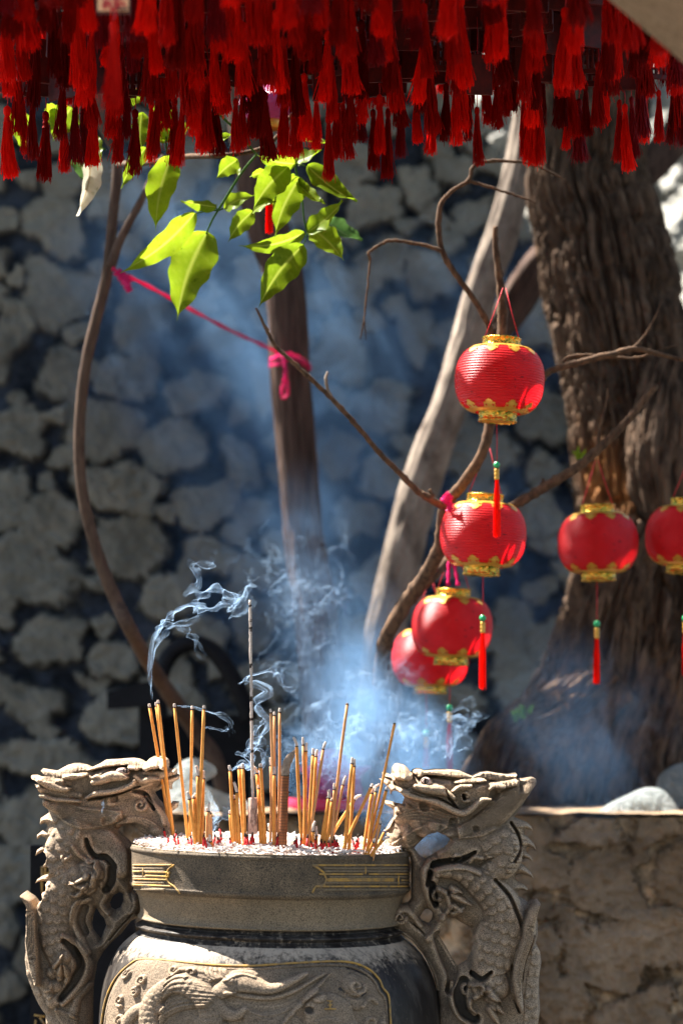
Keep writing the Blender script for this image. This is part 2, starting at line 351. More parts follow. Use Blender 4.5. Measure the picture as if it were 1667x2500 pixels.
# sun-struck rock bank above the end of the wall, sloping back so the sun reaches it
gx, gy = np.meshgrid(np.linspace(700, 2600, 560), np.linspace(1300, -2200, 560)); X = (gx-CX)/F*5.5; Zc = CZ+(HY-gy)/F*5.5
up = Zc-(CZ+(HY-1230)/F*5.5)
n1 = fbm(X*5, Zc*5, 1, 6); n2 = np.abs(fbm(X*9, Zc*9, 5, 5)-.5)*2; n3 = np.abs(fbm(X*22, Zc*22, 15, 4)-.5)*2
Y = 5.62 + .95*np.clip(up, 0, None) - (.34*(n1-.5) + .10*n2 + .04*n3)*sstep(-.05, .15, up) - .16*(X-.2)*(up > 0)
V = np.stack([X+.05*(n1-.5), Y, Zc+.08*(n2-.5)], -1); nn = 560
i, j = np.meshgrid(np.arange(559), np.arange(nn-1), indexing='ij'); a = (i*nn+j).ravel()
root = thing('rock_bank', (1.0, 5.6, 0), 'rough pale rock face glaring in the sun behind the furrowed tree trunk', 'rock')
mk('rock_face', V.reshape(-1, 3), np.stack([a, a+1, a+nn+1, a+nn], 1), M['rock'], root)

# ================================================================ TREES
def px(pts, d, m=6):           # (x, y, r) pixels -> points and radii
    c = crv([(p[0], p[1], p[2], (p[3] if len(p) > 3 else d)) for p in pts], m)
    return [P(q[0], q[1], q[3]) for q in c], [max(.0004, q[2]/F*q[3]) for q in c]
def trunk(name, pts, d, mat, parent, n, m, depth, fr, lf, seed=0, patch=None):
    P_, R_ = px(pts, d, m); L = 0; acc = [0]
    for a, b2 in zip(P_, P_[1:]): L += (a-b2).length; acc.append(L)
    V = []; up = np.array([0, 1., 0]); A = np.arange(n)*2*PI/n; rows = []
    for i, p in enumerate(P_):
        t = np.array(P_[min(i+1, len(P_)-1)]-P_[max(i-1, 0)]); t /= np.linalg.norm(t)
        up = up - t*up.dot(t); up /= np.linalg.norm(up); sd = np.cross(t, up); r = R_[i]
        u = np.cos(A); v = np.sin(A)
        w1 = fbm(u*fr+seed, v*fr, acc[i]*lf, 4)*.0 + vn(u*fr*2.2+seed+1.2*vn(u*2, v*2, acc[i]*9), v*fr*2.2, acc[i]*lf)
        rid = 1-np.abs(2*w1-1); rid2 = 1-np.abs(2*vn(u*fr*4+7, v*fr*4, acc[i]*lf*2.2)-1)
        lump = fbm(u*1.3+seed, v*1.3, acc[i]*3, 3)-.5
        w2 = vn(u*fr*4.6+seed+9+.8*vn(u*3, v*3, acc[i]*14), v*fr*4.6, acc[i]*lf*1.9); w3 = vn(u*fr*9+3, v*fr*9, acc[i]*lf*5)
        cr = np.exp(-((2*w1-1)/.18)**2); cr2 = np.exp(-((2*w2-1)/.20)**2); cr3 = np.exp(-((2*w3-1)/.3)**2)
        rr = r*(1+.14*lump) + depth*(.9 - 1.25*cr - .8*cr2 - .3*cr3 + .35*fbm(u*fr*12, v*fr*12, acc[i]*30, 2))
        rows.append(np.array(p)[None]+rr[:, None]*(u[:, None]*sd+v[:, None]*up))
    mbx = MB(); mbx.grid(np.array(rows), True); o = mbx.build(name, mat, parent)
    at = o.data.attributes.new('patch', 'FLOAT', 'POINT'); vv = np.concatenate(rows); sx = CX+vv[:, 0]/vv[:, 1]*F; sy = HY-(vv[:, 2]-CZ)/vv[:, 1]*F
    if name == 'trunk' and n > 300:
        e = 1-np.hypot((sx-1490-.28*(sy-1200))/95, (sy-1200)/190)+.5*(fbm(sx/30, sy/60, 3, 4)-.5); at.data.foreach_set('value', (sstep(0, .6, e)*(vv[:, 1] < 4.5)).astype(np.float32))  # mask of the orange glow painted on the trunk
    return o
big_tree = thing('old_tree', P(1450, 2300, 4.6), 'thick old tree with deeply furrowed brown bark leaning behind the right hand lanterns', 'tree')
big_tree.location.z = 0
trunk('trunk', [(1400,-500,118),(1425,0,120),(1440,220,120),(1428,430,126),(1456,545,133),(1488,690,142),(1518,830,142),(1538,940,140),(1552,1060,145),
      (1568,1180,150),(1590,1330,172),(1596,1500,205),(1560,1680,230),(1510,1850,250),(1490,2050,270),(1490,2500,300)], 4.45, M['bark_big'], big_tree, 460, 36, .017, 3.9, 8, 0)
trunk('root', [(1560,1280,70),(1500,1400,82),(1462,1540,80),(1420,1680,100),(1350,1820,130),(1270,1960,150),(1200,2150,160),(1160,2500,170)], 4.30, M['bark_big'], big_tree, 260, 30, .010, 3.0, 9, 5)
trunk('root', [(1500,1650,60),(1380,1740,70),(1290,1800,80),(1230,1860,70),(1200,1990,70),(1190,2300,80)], 4.24, M['bark_big'], big_tree, 200, 26, .009, 3.0, 9, 9)
trunk('burl', [(1640,880,40),(1622,960,62),(1612,1060,78),(1610,1140,84),(1622,1230,70),(1640,1330,40)], 4.33, M['bark_big'], big_tree, 120, 14, .008, 2.5, 8, 12)
mid_tree = thing('straight_tree', P(790, 2200, 4.7), 'slim dark brown tree trunk with pink ribbon tied round it in the middle', 'tree'); mid_tree.location.z = 0
trunk('trunk', [(560,-200,48),(590,150,46),(620,400,46),(655,560,48),(690,660,46),(702,780,47),(712,960,46),(726,1120,44),(742,1300,45),(764,1450,48),(782,1600,50),(800,1850,54),(815,2400,58)],
      4.6, M['bark_mid'], mid_tree, 80, 14, .0035, 1.8, 3, 3)
pale = thing('smooth_tree', P(920, 2200, 4.9), 'pale smooth barked tree slanting up to the right behind the lanterns', 'tree'); pale.location.z = 0
trunk('trunk', [(1350,-120,39),(1310,150,38),(1286,330,38),(1228,558,38),(1176,705,38),(1139,845,40),(1100,980,42),(1053,1105,45),(1019,1210,46),(980,1370,46),(948,1505,48),(932,1640,50),(925,1850,54),(920,2400,65)],
      4.72, M['bark_pale'], pale, 60, 14, .003, 1.2, 3, 6)
trunk('limb', [(1700,270,37),(1620,370,39),(1530,450,41),(1400,570,43),(1308,662,44),(1262,735,41),(1220,793,37),(1160,845,30)], 4.78, M['bark_mid'], pale, 50, 12, .003, 1.2, 3, 8)

def stem(name, pts, d, mat, parent, knots=True, seed=1):
    P_, R_ = px(pts, d, 7); rr = random.Random(seed)
    R2 = [r*(1+(.28*rr.random() if (knots and rr.random() < .25) else .08*(rr.random()-.5))) for r in R_]
    if knots: P_ = [p + Vector((rr.uniform(-1,1), 0, rr.uniform(-1,1)))*.0006 for p in P_]
    b = MB(); b.tube(P_, R2, 9); return b.build(name, mat, parent)
lt = thing('lantern_tree', P(880, 2100, 3.75), 'small leafless tree with bare brown twigs holding the red lanterns', 'tree'); lt.location.z = 0
stem('trunk', [(905,3000,26,4.45),(915,2300,24,4.45),(925,1900,22,4.42),(930,1740,21,4.2),(932,1640,20,3.85),(942,1560,18,3.64),(985,1480,19,3.62),(1035,1410,18,3.6),(1075,1330,17,3.55),(1085,1240,15,3.52),(1130,1180,14,3.48),(1175,1110,13,3.46),(1196,1030,13,3.46),(1205,930,14,3.46),(1222,830,13,3.46),(1226,760,12,3.46),(1220,690,10,3.46),(1210,610,8,3.46),(1208,552,6,3.46)], 3.46, M['twig'], lt, True, 3)
stem('branch', [(1200,815,8),(1180,770,7),(1145,715,7),(1105,660,7),(1078,610,7),(1070,545,7),(1078,495,6),(1105,465,5),(1143,441,5),(1153,410,4.5),(1180,396,4.5),(1240,393,4),(1300,402,3.5),(1350,424,3),(1382,441,1.5)], 3.46, M['twig'], lt, True, 4)
stem('twig', [(1143,441,4),(1190,455,3.5),(1250,475,3),(1309,495,1.5)], 3.46, M['twig'], lt, True, 5)
stem('twig', [(1078,612,5),(1040,600,4.5),(985,590,4),(950,588,4),(918,603,3.5),(900,618,3.5),(903,635,3)], 3.44, M['twig'], lt, True, 6)
stem('twig', [(903,630,3),(898,690,2.3),(892,750,2.2),(887,790,1.8),(879,828,1)], 3.44, M['twig'], lt, True, 7)
stem('twig', [(889,785,1.5),(892,812,1.2),(893,830,.8)], 3.44, M['twig'], lt, True, 8)
stem('branch', [(1320,925,9,3.5),(1345,905,8,3.5),(1385,892,8,3.5),(1430,880,8,3.5),(1490,866,8,3.5),(1545,852,7,3.5),(1600,862,6,3.5),(1670,880,5,3.5),(1760,900,4,3.5)], 3.5, M['twig'], lt, True, 9)
stem('twig', [(1365,897,4),(1385,873,4),(1430,867,4),(1480,872,4),(1550,874,3.5),(1600,858,2.5),(1650,842,1.2)], 3.52, M['twig'], lt, True, 10)
stem('twig', [(1545,850,4.5),(1565,830,3.5),(1585,800,3),(1602,765,2.5),(1612,735,1.5)], 3.5, M['twig'], lt, True, 11)
stem('branch', [(1230,1245,10),(1270,1225,11),(1320,1195,12),(1370,1165,12),(1410,1140,11),(1450,1105,10),(1500,1060,10),(1550,1005,9),(1600,940,8)], 3.6, M['twig'], lt, True, 12)
stem('twig', [(1455,1100,4),(1465,1040,3),(1478,990,2.5),(1484,950,2)], 3.6, M['twig'], lt, True, 13)
stem('twig', [(1318,1196,5),(1322,1180,4),(1326,1168,3)], 3.6, M['twig'], lt, True, 14)
stem('branch', [(1095,1240,11,3.5),(1060,1225,9,3.48),(1020,1200,8,3.46),(975,1155,7,3.44),(925,1105,6.5,3.42),(875,1045,6,3.4),(825,990,6,3.4),(770,935,5.5,3.4),(715,885,5,3.4),(672,845,4.5,3.4),(648,800,4,3.4),(632,765,3,3.4),(624,752,2.5,3.4)], 3.4, M['twig'], lt, True, 15)
stem('twig', [(818,985,5),(808,968,4.5),(800,950,4),(796,925,4),(800,908,3)], 3.4, M['bark_pale'], lt, True, 16)
stem('twig', [(1030,1205,6),(1055,1212,5),(1048,1195,4)], 3.46, M['twig'], lt, True, 17)
stem('branch', [(985,1480,16,3.63),(1040,1420,14,3.62),(1085,1375,12,3.66),(1120,1345,10,3.7),(1150,1310,8,3.74)], 3.6, M['twig'], lt, True, 18)

sap = thing('leafy_sapling', P(560, 2000, 3.9), 'thin curving sapling on the left with large yellow green backlit leaves', 'tree'); sap.location.z = 0
stem('trunk', [(225,150,12),(250,300,12),(283,370,13),(286,430,13),(277,520,13),(268,610,13),(260,680,14),(235,780,14),(212,880,14),(199,980,14),(194,1080,14),(199,1180,14),(216,1270,15),(245,1370,16),(285,1470,17),(325,1550,18),(375,1635,19,4.3),(425,1710,20,4.4),(480,1790,20,4.5),(540,1900,21,4.5),(600,2300,24,4.5),(640,2900,26,4.5)], 3.9, M['sapling'], sap, False, 20)
stem('branch', [(272,650,12),(290,595,11),(315,545,10),(345,490,9),(372,435,8),(400,380,6)], 3.88, M['sapling'], sap, False, 21)
stem('branch', [(290,400,7,3.7),(340,398,7,3.5),(400,392,7,3.4),(460,382,7,3.35),(520,381,6.5,3.3),(580,376,6,3.3),(640,362,5.5,3.3),(680,330,5,3.3),(700,296,5,3.3),(740,250,4,3.3)], 3.4, M['twig'], sap, False, 22)
def pxs(x, y, ox=200, oy=250, s=.4464): return ox+x*s, oy+y*s
def c5(*p): return [(*pxs(x, y), r) for x, y, r in p]
for k, st_ in enumerate([c5((960,280,3),(900,350,3),(850,420,3),(795,510,3),(745,590,2.6),(710,650,2.4),(680,720,2)), c5((745,592,2),(700,592,1.8),(615,608,1.6)), c5((745,592,2),(735,578,1.5),(735,555,1.3)), c5((750,590,2),(775,580,1.6)),
        c5((1170,150,3.5),(1165,240,3.2),(1165,330,3),(1185,430,2.6),(1205,540,2.4),(1215,640,2.2),(1232,715,2)), c5((1168,330,2),(1130,350,1.6),(1105,365,1.4)), c5((1168,335,2),(1210,345,1.5),(1240,352,1.4)), c5((1232,715,2),(1245,700,1.5),(1260,690,1.2)),
        c5((1232,718,2),(1220,760,1.5),(1205,785,1.2)), c5((470,150,3),(460,210,3),(470,290,2.5)), c5((700,20,3),(820,130,3),(960,290,2.5)), c5((130,260,2.5),(90,230,2),(60,180,2))]):
    stem('leaf_stalk', st_, 3.22, M['leaf2'], sap, False, 40+k)
def leaf(b, t, wd, d=3.2, mat='leaf', curl=.25, tw=0.0, bend=0.0, seed=0, parent=None, dt=0.0, asym=0.0):
    """leaf from base b to tip t (pixels), width wd px"""
    rr = random.Random(seed*7+1); B = np.array(P(b[0], b[1], d)); T = np.array(P(t[0], t[1], d+dt)); ax = T-B; L = np.linalg.norm(ax); ax /= L
    sd = np.cross(ax, [0, 1, 0]); sd /= np.linalg.norm(sd); nr = np.cross(sd, ax)
    sd2 = sd*math.cos(tw)+nr*math.sin(tw); nr2 = np.cross(sd2, ax); W = wd/F*d/2
    nu, nv = 34, 15; A = np.zeros((nu, nv, 3)); vein = np.zeros((nu, nv)); ph = rr.uniform(0, 6); s2 = rr.choice((-1, 1))
    for i in range(nu):
        u = i/(nu-1); wv = (math.sin(PI*min(1, u**.72))**.8)*(1-.35*u) * 1.12 if u < 1 else 0
        tipn = sstep(.80, 1.0, u); wv = wv*(1-tipn)+.05*(1-u)*tipn*4; wv = max(wv, .012)
        for j in range(nv):
            v = (j/(nv-1)*2-1); e = 1+.06*math.sin(u*26+ph+(2 if v > 0 else 0))*abs(v)**2
            h = curl*W*(abs(v)**1.5)*1.1 + .06*W*math.sin(u*15+ph)*v*v*2 + bend*L*(math.sin(PI*u)) 
            sidebend = s2*.05*L*math.sin(PI*u)
            p = B+ax*(L*u)+sd2*(W*wv*v*e*(1+asym*np.sign(v)))+nr2*(-h)+sd*sidebend
            A[i, j] = p
            f = abs(((u*9 - abs(v)*.9) % 1)-.5)
            vein[i, j] = max(1 if abs(v) < .05 else 0, .12 if f > .40 and u < .95 else 0)
    m_ = MB(); m_.grid(A); o = m_.build('leaf', M[mat], parent)
    at = o.data.attributes.new('vein', 'FLOAT', 'POINT'); at.data.foreach_set('value', vein.ravel().astype(np.float32))
    return o
LV = [((490,300),(405,708),170,0,0),((618,605),(208,932),150,.5,.02),((685,712),(520,1198),245,.1,0),((735,572),(540,535),85,.9,.1),((780,580),(945,510),100,.3,.03),((1120,358),(932,592),165,.2,0),
 ((1190,415),(1053,738),160,.25,0),((1218,712),(858,782),115,.7,.06),((1235,350),(1503,548),135,.4,.02),((1258,690),(1432,868),150,.2,0),((1205,785),(963,1128),185,.15,.02),((1232,712),(1430,540),130,.5,.02),
 ((930,600),(798,765),112,.3,0),((1165,335),(955,285),110,.6,.03),((1170,325),(1312,262),110,.7,.03),((935,600),(1065,545),95,.7,.02),((470,200),(440,20),150,.3,0),((330,60),(332,262),105,.4,0),((350,250),(213,472),95,.5,.03),
 ((470,210),(610,110),110,.5,0),((650,240),(830,170),100,.5,0),((845,318),(732,420),105,.4,0),((800,310),(858,410),70,.6,0),((1000,385),(915,408),55,.5,0),((470,215),(380,40),120,.5,0),((1170,150),(1350,230),90,.5,0),
 ((1180,440),(1330,560),90,.6,0),((1160,400),(1100,470),60,.6,0),((60,180),(105,330),95,.2,0)]
for k, (b_, t_, w_, tw, bd) in enumerate(LV):
    leaf(pxs(*b_), pxs(*t_), w_*.4464, 3.22+.02*((k*7) % 5-2), 'leaf', .22, tw, bd, k, sap, dt=.02*((k*3) % 3-1))
for k, (b_, t_, w_) in enumerate([((40,270),(60,375),60),((175,262),(130,345),75),((150,270),(110,300),60),((330,215),(300,262),50),((395,250),(405,330),60),((270,240),(330,262),30)]):
    leaf(b_, t_, w_, 3.3, 'leaf', .2, .3, 0, 50+k, sap)
leaf(pxs(1335,650), pxs(1530,760), 55, 3.5, 'leaf2', .4, .6, 0, 71, sap)
leaf((180,375), (215,455), 46, 3.25, 'leaf2', .2, .3, 0, 72, sap); leaf((222,372), (186,528), 52, 3.24, 'dead', .7, .5, .06, 73, sap)
for k, (x, y) in enumerate([(1405,1112),(1412,1100),(1421,1108)]):
    leaf((1412,1122), (x+(k-1)*9, y-14), 11, 3.95, 'leaf', .2, .3, 0, 80+k, big_tree)
for k in range(9):
    x = 1285+R.uniform(-28, 28); y = 1735-(x-1285)*.4+R.uniform(-8, 8); leaf((x, y+12), (x+R.uniform(-14, 14), y-12), 12, 4.1, 'leaf2', .2, .4, 0, 90+k, big_tree)

# crown added out of view on the old tree, holed along sun rays to place lit spots
BCX = P(660, 2085, 3.0).x
LIT = [(BCX, 3.0, 1.25, .40), (P(560,470,3.25), .36), (P(250,420,3.3), .2), (P(880,1780,3.5), .34), (P(800,1450,3.7), .26), (P(1010,1850,3.5), .25), (P(740,1150,3.8), .2), (P(700,1850,3.2), .3), (P(450,1550,3.1), .2),
       (P(1030,1150,4.7), .10), (P(1140,790,4.7), .11), (P(1120,960,4.72), .035), (P(1215,560,4.72), .06), (P(1262,430,4.72), .08), (P(990,1330,4.7), .04), (P(950,1480,4.7), .05), (P(1650,600,6.3), .95), (P(1660,900,5.9), .6), (P(1250,330,6.4), .34), (P(1180,560,6.3), .06),
       (P(1140,1260,3.4), .035), (P(1190,870,3.35), .02), (P(1040,1470,3.6), .045), (P(1390,1260,3.75), .04), (P(1510,1300,3.75), .03), (P(1600,1280,3.8), .04), (P(960,1550,3.8), .05), (P(1440,1170,4.3), .2), (P(1425,1500,4.15), .13), (P(1400,930,4.3), .07), (P(1340,560,4.4), .05),
       (P(1640,1990,4.05), .07), (P(1530,2000,4.0), .03), (P(1455,2000,4.02), .04), (P(235,800,3.9), .12), (P(205,1000,3.9), .08), (P(272,560,3.9), .12), (P(655,900,4.55), .05), (P(680,1180,4.55), .07), (P(700,1300,4.55), .05), (P(1000,1400,3.6), .05), (P(1280,700,4.72), .04), (P(1210,600,3.46), .03), (P(1500,860,3.5), .05), (P(470,1950,4.1), .1), (P(1180,400,3.46), .06)]
LT = np.array([list(q[:3])+[q[3]] if len(q) == 4 else list(q[0])+[q[1]] for q in LIT]); sv = np.array(SUN); rr = np.random.RandomState(5)
n0 = 30000; c = np.stack([rr.uniform(-3.0, 1.6, n0), rr.uniform(3.0, 7.2, n0), rr.uniform(0, 1, n0)], 1); c[:, 2] = 3.62+.28*np.abs(c[:, 1]-5)/2+rr.uniform(0, .55, n0)
keep = np.ones(n0, bool)
for t in LT:
    dv = t[:3]-c; al = -(dv@sv); pr_ = dv+al[:, None]*sv; dist = np.linalg.norm(pr_, axis=1); keep &= ~((dist < t[3]+.035) & (al > 0))
keep &= fbm(c[:, 0]*3.3, c[:, 1]*3.3, 4, 3) > .33
c = c[keep]; n1_ = len(c); a = rr.uniform(0, 2*PI, n1_); L = rr.uniform(.07, .13, n1_)
ax = np.stack([np.cos(a), np.sin(a), rr.uniform(-.6, .3, n1_)], 1); bx = np.cross(ax, [0, 0, 1.0])+rr.uniform(-.25, .25, (n1_, 3)); bx /= np.linalg.norm(bx, axis=1)[:, None]
V = np.stack([c-ax*L[:, None]*.5, c+bx*L[:, None]*.26-ax*L[:, None]*.08, c+ax*L[:, None]*.55, c-bx*L[:, None]*.26-ax*L[:, None]*.08], 1).reshape(-1, 3)
o = mk('shade_crown', V, np.arange(n1_*4).reshape(-1, 4), M['shade_crownleaf'], big_tree, False)
b = MB()
for k in range(7):
    e = Vector((-2.2+.6*k, 4.2+.5*(k % 3), 3.8)); s0 = P(1420, -480, 4.45); b = MB(); b.tube(crv([s0, s0.lerp(e, .3)+Vector((0, 0, .35)), s0.lerp(e, .7)+Vector((0, .1, .15)), e], 6), [.05*(1-.8*t/18) for t in range(19)], 8); b.build('limb', M['bark_big'], big_tree)  # unseen limbs added to carry the shading leaves

# ================================================================ LANTERNS
def make_lantern():
    rt = thing('paper_lantern', (0, 0, 0), 'x', 'lantern'); Rr = .0617; Hh = .0455
    nz, nt_ = 190, 96; A = np.zeros((nz, nt_, 3)); th = np.arange(nt_)*2*PI/nt_
    for i in range(nz):
        t = i/(nz-1); z = Hh*(1-2*t); q = abs(z/Hh); r = .030+(Rr-.030)*(1-q**2.25)**.5 if q < 1 else .030
        r += .00055*math.cos(2*PI*t*25)*(1 if .06 < t < .94 else 0)
        A[i] = np.stack([r*np.sin(th), -r*np.cos(th), np.full(nt_, z)], -1)
    b = MB(); b.grid(A, True); body = b.build('lantern_body', M['lantern'], rt)
    for sgn, nm in ((1, 'top_ring'), (-1, 'bottom_ring')):
        b = MB(); pr = [(.0262, Hh-.003), (.0268, Hh-.002), (.0268, Hh+.0008), (.0262, Hh+.0012), (.0262, Hh+.0105), (.0272, Hh+.011), (.0272, Hh+.0125), (.025, Hh+.0127), (.024, Hh+.010), (.024, Hh+.0)]
        pr = [(r, sgn*z) for r, z in pr]; b.lathe(pr if sgn > 0 else pr[::-1], (0, 0, 0), 56); o = b.build(nm, M['gold'], rt)
        if sgn < 0:
            b = MB(); b.lathe([(.0258, -(Hh+.0112)), (.012, -(Hh+.0113)), (.001, -(Hh+.0112))], (0, 0, 0), 40); b.build('bottom_cap', M['goldtrim'], rt)
    for sgn, nm in ((1, 'top_trim'), (-1, 'bottom_trim')):       # scalloped trefoil petals lying on the shoulder
        nt2, nr2 = 288, 22; V = []; Fc = []; keep = {}
        def rad(z):
            q = min(.9999, abs(z/Hh)); return .030+(Rr-.030)*(1-q**2.25)**.5
        zs = [Hh*(1-.0005) - (Hh*.30)*(k/(nr2-1))**1.5 for k in range(nr2)]
        A = np.zeros((nr2, nt2, 3)); ok = np.zeros((nr2, nt2), bool)
        for i, z in enumerate(zs):
            r = rad(z)+.0009
            for j in range(nt2):
                a = 2*PI*j/nt2; A[i, j] = (r*math.sin(a), -r*math.cos(a), sgn*(z+.0006))
                s = i/(nr2-1); ph = ((j/nt2*10) % 1)-.5; pf = abs(ph)*2
                lim = .40 + .60*max(0, 1-(pf/.50)**2)**.5 if pf < .5 else .40+.10*(1 if pf < .62 else 0)
                lim = max(lim, (.80 if pf < .55 else .40)) if pf > .18 else lim
                if s > .8: lim = 1.0 if pf < .2*(1.05-s)/.25+.02 else lim
                hole = (.26 < pf < .38 and .48 < s < .60)
                ok[i, j] = s <= lim and not hole
        for i in range(nr2-1):
            for j in range(nt2):
                k = (j+1) % nt2
                if ok[i, j] and ok[i+1, j] and ok[i, k] and ok[i+1, k]:
                    q = (i*nt2+j, i*nt2+k, (i+1)*nt2+k, (i+1)*nt2+j); Fc.append(q if sgn > 0 else q[::-1])
        o = mk(nm, A.reshape(-1, 3), Fc, M['goldtrim'], rt); 
    b = MB()
    for s in (-1, 1): b.tube([(s*.0245, 0, Hh+.010), (s*.013, 0, Hh+.045), (s*.002, 0, Hh+.082)], .0006, 5)
    b.build('hanging_cord', M['cord'], rt)
    return rt
def hang_tassel(rt, x, yb, yt, d, ytop, wd=1.0):   # bead at yb, tuft to yt
    def q(x_, y_): return P(x_, y_, d)
    b = MB(); b.tube([q(x, ytop), q(x+.5, (ytop+yb)/2), q(x, yb)], .0006, 5); c_ = b.build('tassel_cord', M['cord'], rt)
    k = d/F; bd = MB(); c = q(x, yb)
    bd.lathe([(k*8.5*math.sin(PI*t/8), -k*8.5*math.cos(PI*t/8)) for t in range(9)], c, 16); bd.build('bead', M['bead'], c_)
    kn = MB(); kn.lathe([(k*r, k*z) for r, z in [(1, -9), (6, -10), (6.5, -16), (4.5, -18), (6.5, -20), (6.5, -26), (4.5, -28), (6.5, -30), (6, -36), (2, -37)]], c, 14); kn.build('gold_knot', M['goldtrim'], c_)
    t = MB(); L = (yt-yb-36)*k; z0 = c.z-36*k; rr = random.Random(int(x))
    for i in range(60):
        a = rr.uniform(0, 2*PI); r0 = rr.uniform(0, 5)*k; r1 = rr.uniform(0, 9.5*wd)*k; l = L*rr.uniform(.93, 1.02)
        t.tube([(c.x+r0*math.cos(a), c.y+r0*math.sin(a), z0), (c.x+r1*.9*math.cos(a), c.y+r1*.9*math.sin(a), z0-l*.35), (c.x+r1*math.cos(a), c.y+r1*math.sin(a), z0-l)], .00045, 3)
    t.build('tuft', M['tassel'], c_, False)
lan0 = make_lantern(); first = True
LN = [(1219,928,109,(1212,1135,1310),3,0, 'red ribbed lantern highest on the bare tree, hanging over the other lanterns'),
      (1179,1306,105,(1178,1509,1682),3,.6,'red ribbed lantern second from the top, below the highest lantern and above the overlapping pair'),
      (1103,1531,99,(1097,1728,1880),2,1.2,'red ribbed lantern overlapping another lantern just behind the smoking incense'),
      (1050,1606,94,(1040,1790,1875),0,1.9,'bright red lantern half hidden behind the lower middle lantern beside the slanting pale trunk'),
      (1459,1326,98,(1456,1523,1670),-1,2.7,'pinkish red lantern hanging alone before the thick furrowed trunk'),
      (1672,1310,97,(1672,1510,1650),4,3.3,'red lantern cut off by the right edge of the picture')]
for k, (x, y, r, (bx, by, tb), tilt, rz, lab) in enumerate(LN):
    d = .0617*F/r; o = lan0 if k == 0 else copy_tree(lan0); c = P(x, y, d); o.location = c
    o.rotation_euler = (0, math.radians(tilt), 0); tag(o, lab, 'lantern', 'red lanterns hanging in the trees')
    hook = None
    if True:
        q = thing('tmp', (0, 0, 0), None, None); bpy.data.objects.remove(q)
    bpy.context.view_layer.update()
    before = set(bpy.data.objects)
    class Dummy: pass
    # tassel built in world space, then parented to the lantern keeping its place
    holder = thing('lantern_tassel', (0, 0, 0), None, None)
    hang_tassel(holder, bx, by, tb, d+(.004 if k != 0 else -.06*0), y+r*.95)
    inv = o.matrix_world.inverted()
    for ch in list(holder.children):
        ch.parent = o; ch.matrix_parent_inverse = inv
    bpy.data.objects.remove(holder)

# small hanging lantern high up among the tassels
hl = thing('small_pink_lantern', P(660, 275, 3.45), 'small magenta and orange lantern half hidden behind the red tassels above the leaves', 'lantern')
b = MB(); c = P(655, 255, 3.45); k = 3.45/F
b.lathe([(k*(30+40*math.sin(PI*t/20)**.6), k*(42-84*t/20)) for t in range(21)], c, 40); b.build('lantern_body', M['pinkbag'], hl)
b = MB(); b.lathe([(k*34, k*-40), (k*36, -k*44), (k*36, -k*58), (k*30, -k*60)], c, 32); b.build('bottom_ring', M['goldtrim'], hl)
hang_tassel(hl, 657, 408, 570, 3.45, 310)

# ================================================================ PINK RIBBON
rb = thing('pink_ribbon', P(690, 870, 4.5), 'long pink ribbon stretched from the sapling and knotted round the dark middle trunk', 'ribbon')
def strip(pts, wd, d, name, sag=0):
    P_ = [P(q[0], q[1], q[2] if len(q) > 2 else d) for q in crv(pts, 8)]; A = []; L = len(P_)
    for i, p in enumerate(P_):
        t = (P_[min(i+1, L-1)]-P_[max(i-1, 0)]).normalized(); s = t.cross(Vector((0, 1, 0))).normalized(); wv = wd*(1+.25*math.sin(i*1.3))/F*4.2/2
        ph = .5*math.sin(i*.4); A.append([p+s*wv*math.cos(ph)+Vector((0, .3*wv*math.sin(ph*3), 0)), p+Vector((0, -.0015, 0)), p-s*wv*math.cos(ph)])
    m_ = MB(); m_.grid(np.array([[list(v) for v in row] for row in A])); o = m_.build(name, M['ribbon'], rb)
    md = o.modifiers.new('thick', 'SOLIDIFY'); md.thickness = .0008; return o
strip([(275,655,3.86),(300,668,3.88),(365,700,3.95),(460,752,4.1),(560,805,4.3),(640,842,4.45),(680,862,4.52)], 9, 4.2, 'long_strip')
strip([(284,662,3.86),(300,682,3.86),(312,700,3.85),(318,712,3.85)], 17, 3.9, 'knot_tail')
strip([(290,660,3.87),(306,672,3.86),(320,690,3.86)], 10, 3.9, 'knot_tail')
strip([(658,880,4.56),(680,870,4.50),(710,868,4.49),(740,882,4.53),(757,900,4.58)], 15, 4.5, 'trunk_wrap')
strip([(657,892,4.56),(685,886,4.50),(715,874,4.49),(750,888,4.55),(757,905,4.58)], 11, 4.5, 'trunk_wrap')
strip([(690,870,4.49),(696,900,4.48),(694,930,4.48),(688,955,4.48),(692,972,4.48),(702,962,4.48),(702,940,4.48),(697,900,4.48)], 8, 4.5, 'loop_tail')
rb2 = thing('pink_bow', P(1095, 1215, 3.46), 'small pink bow tied where the bare twigs fork beside the second lantern', 'ribbon'); rb = rb2
strip([(1082,1228,3.44),(1092,1215,3.43),(1100,1207,3.43)], 16, 3.5, 'bow_loop'); strip([(1096,1216,3.44),(1098,1235,3.44),(1094,1250,3.44)], 12, 3.5, 'bow_tail')
strip([(1082,1222,3.44),(1090,1212,3.45),(1085,1205,3.45)], 12, 3.5, 'bow_loop')
rb3 = thing('lantern_ribbon', P(1103, 1430, 3.6), 'two plum coloured ribbon loops holding up the lantern over the smoke', 'ribbon'); rb = rb3
strip([(1098,1345,3.6),(1095,1390,3.59),(1093,1430,3.58)], 9, 3.6, 'ribbon_strand'); strip([(1104,1345,3.6),(1110,1390,3.59),(1118,1430,3.58)], 9, 3.6, 'ribbon_strand')

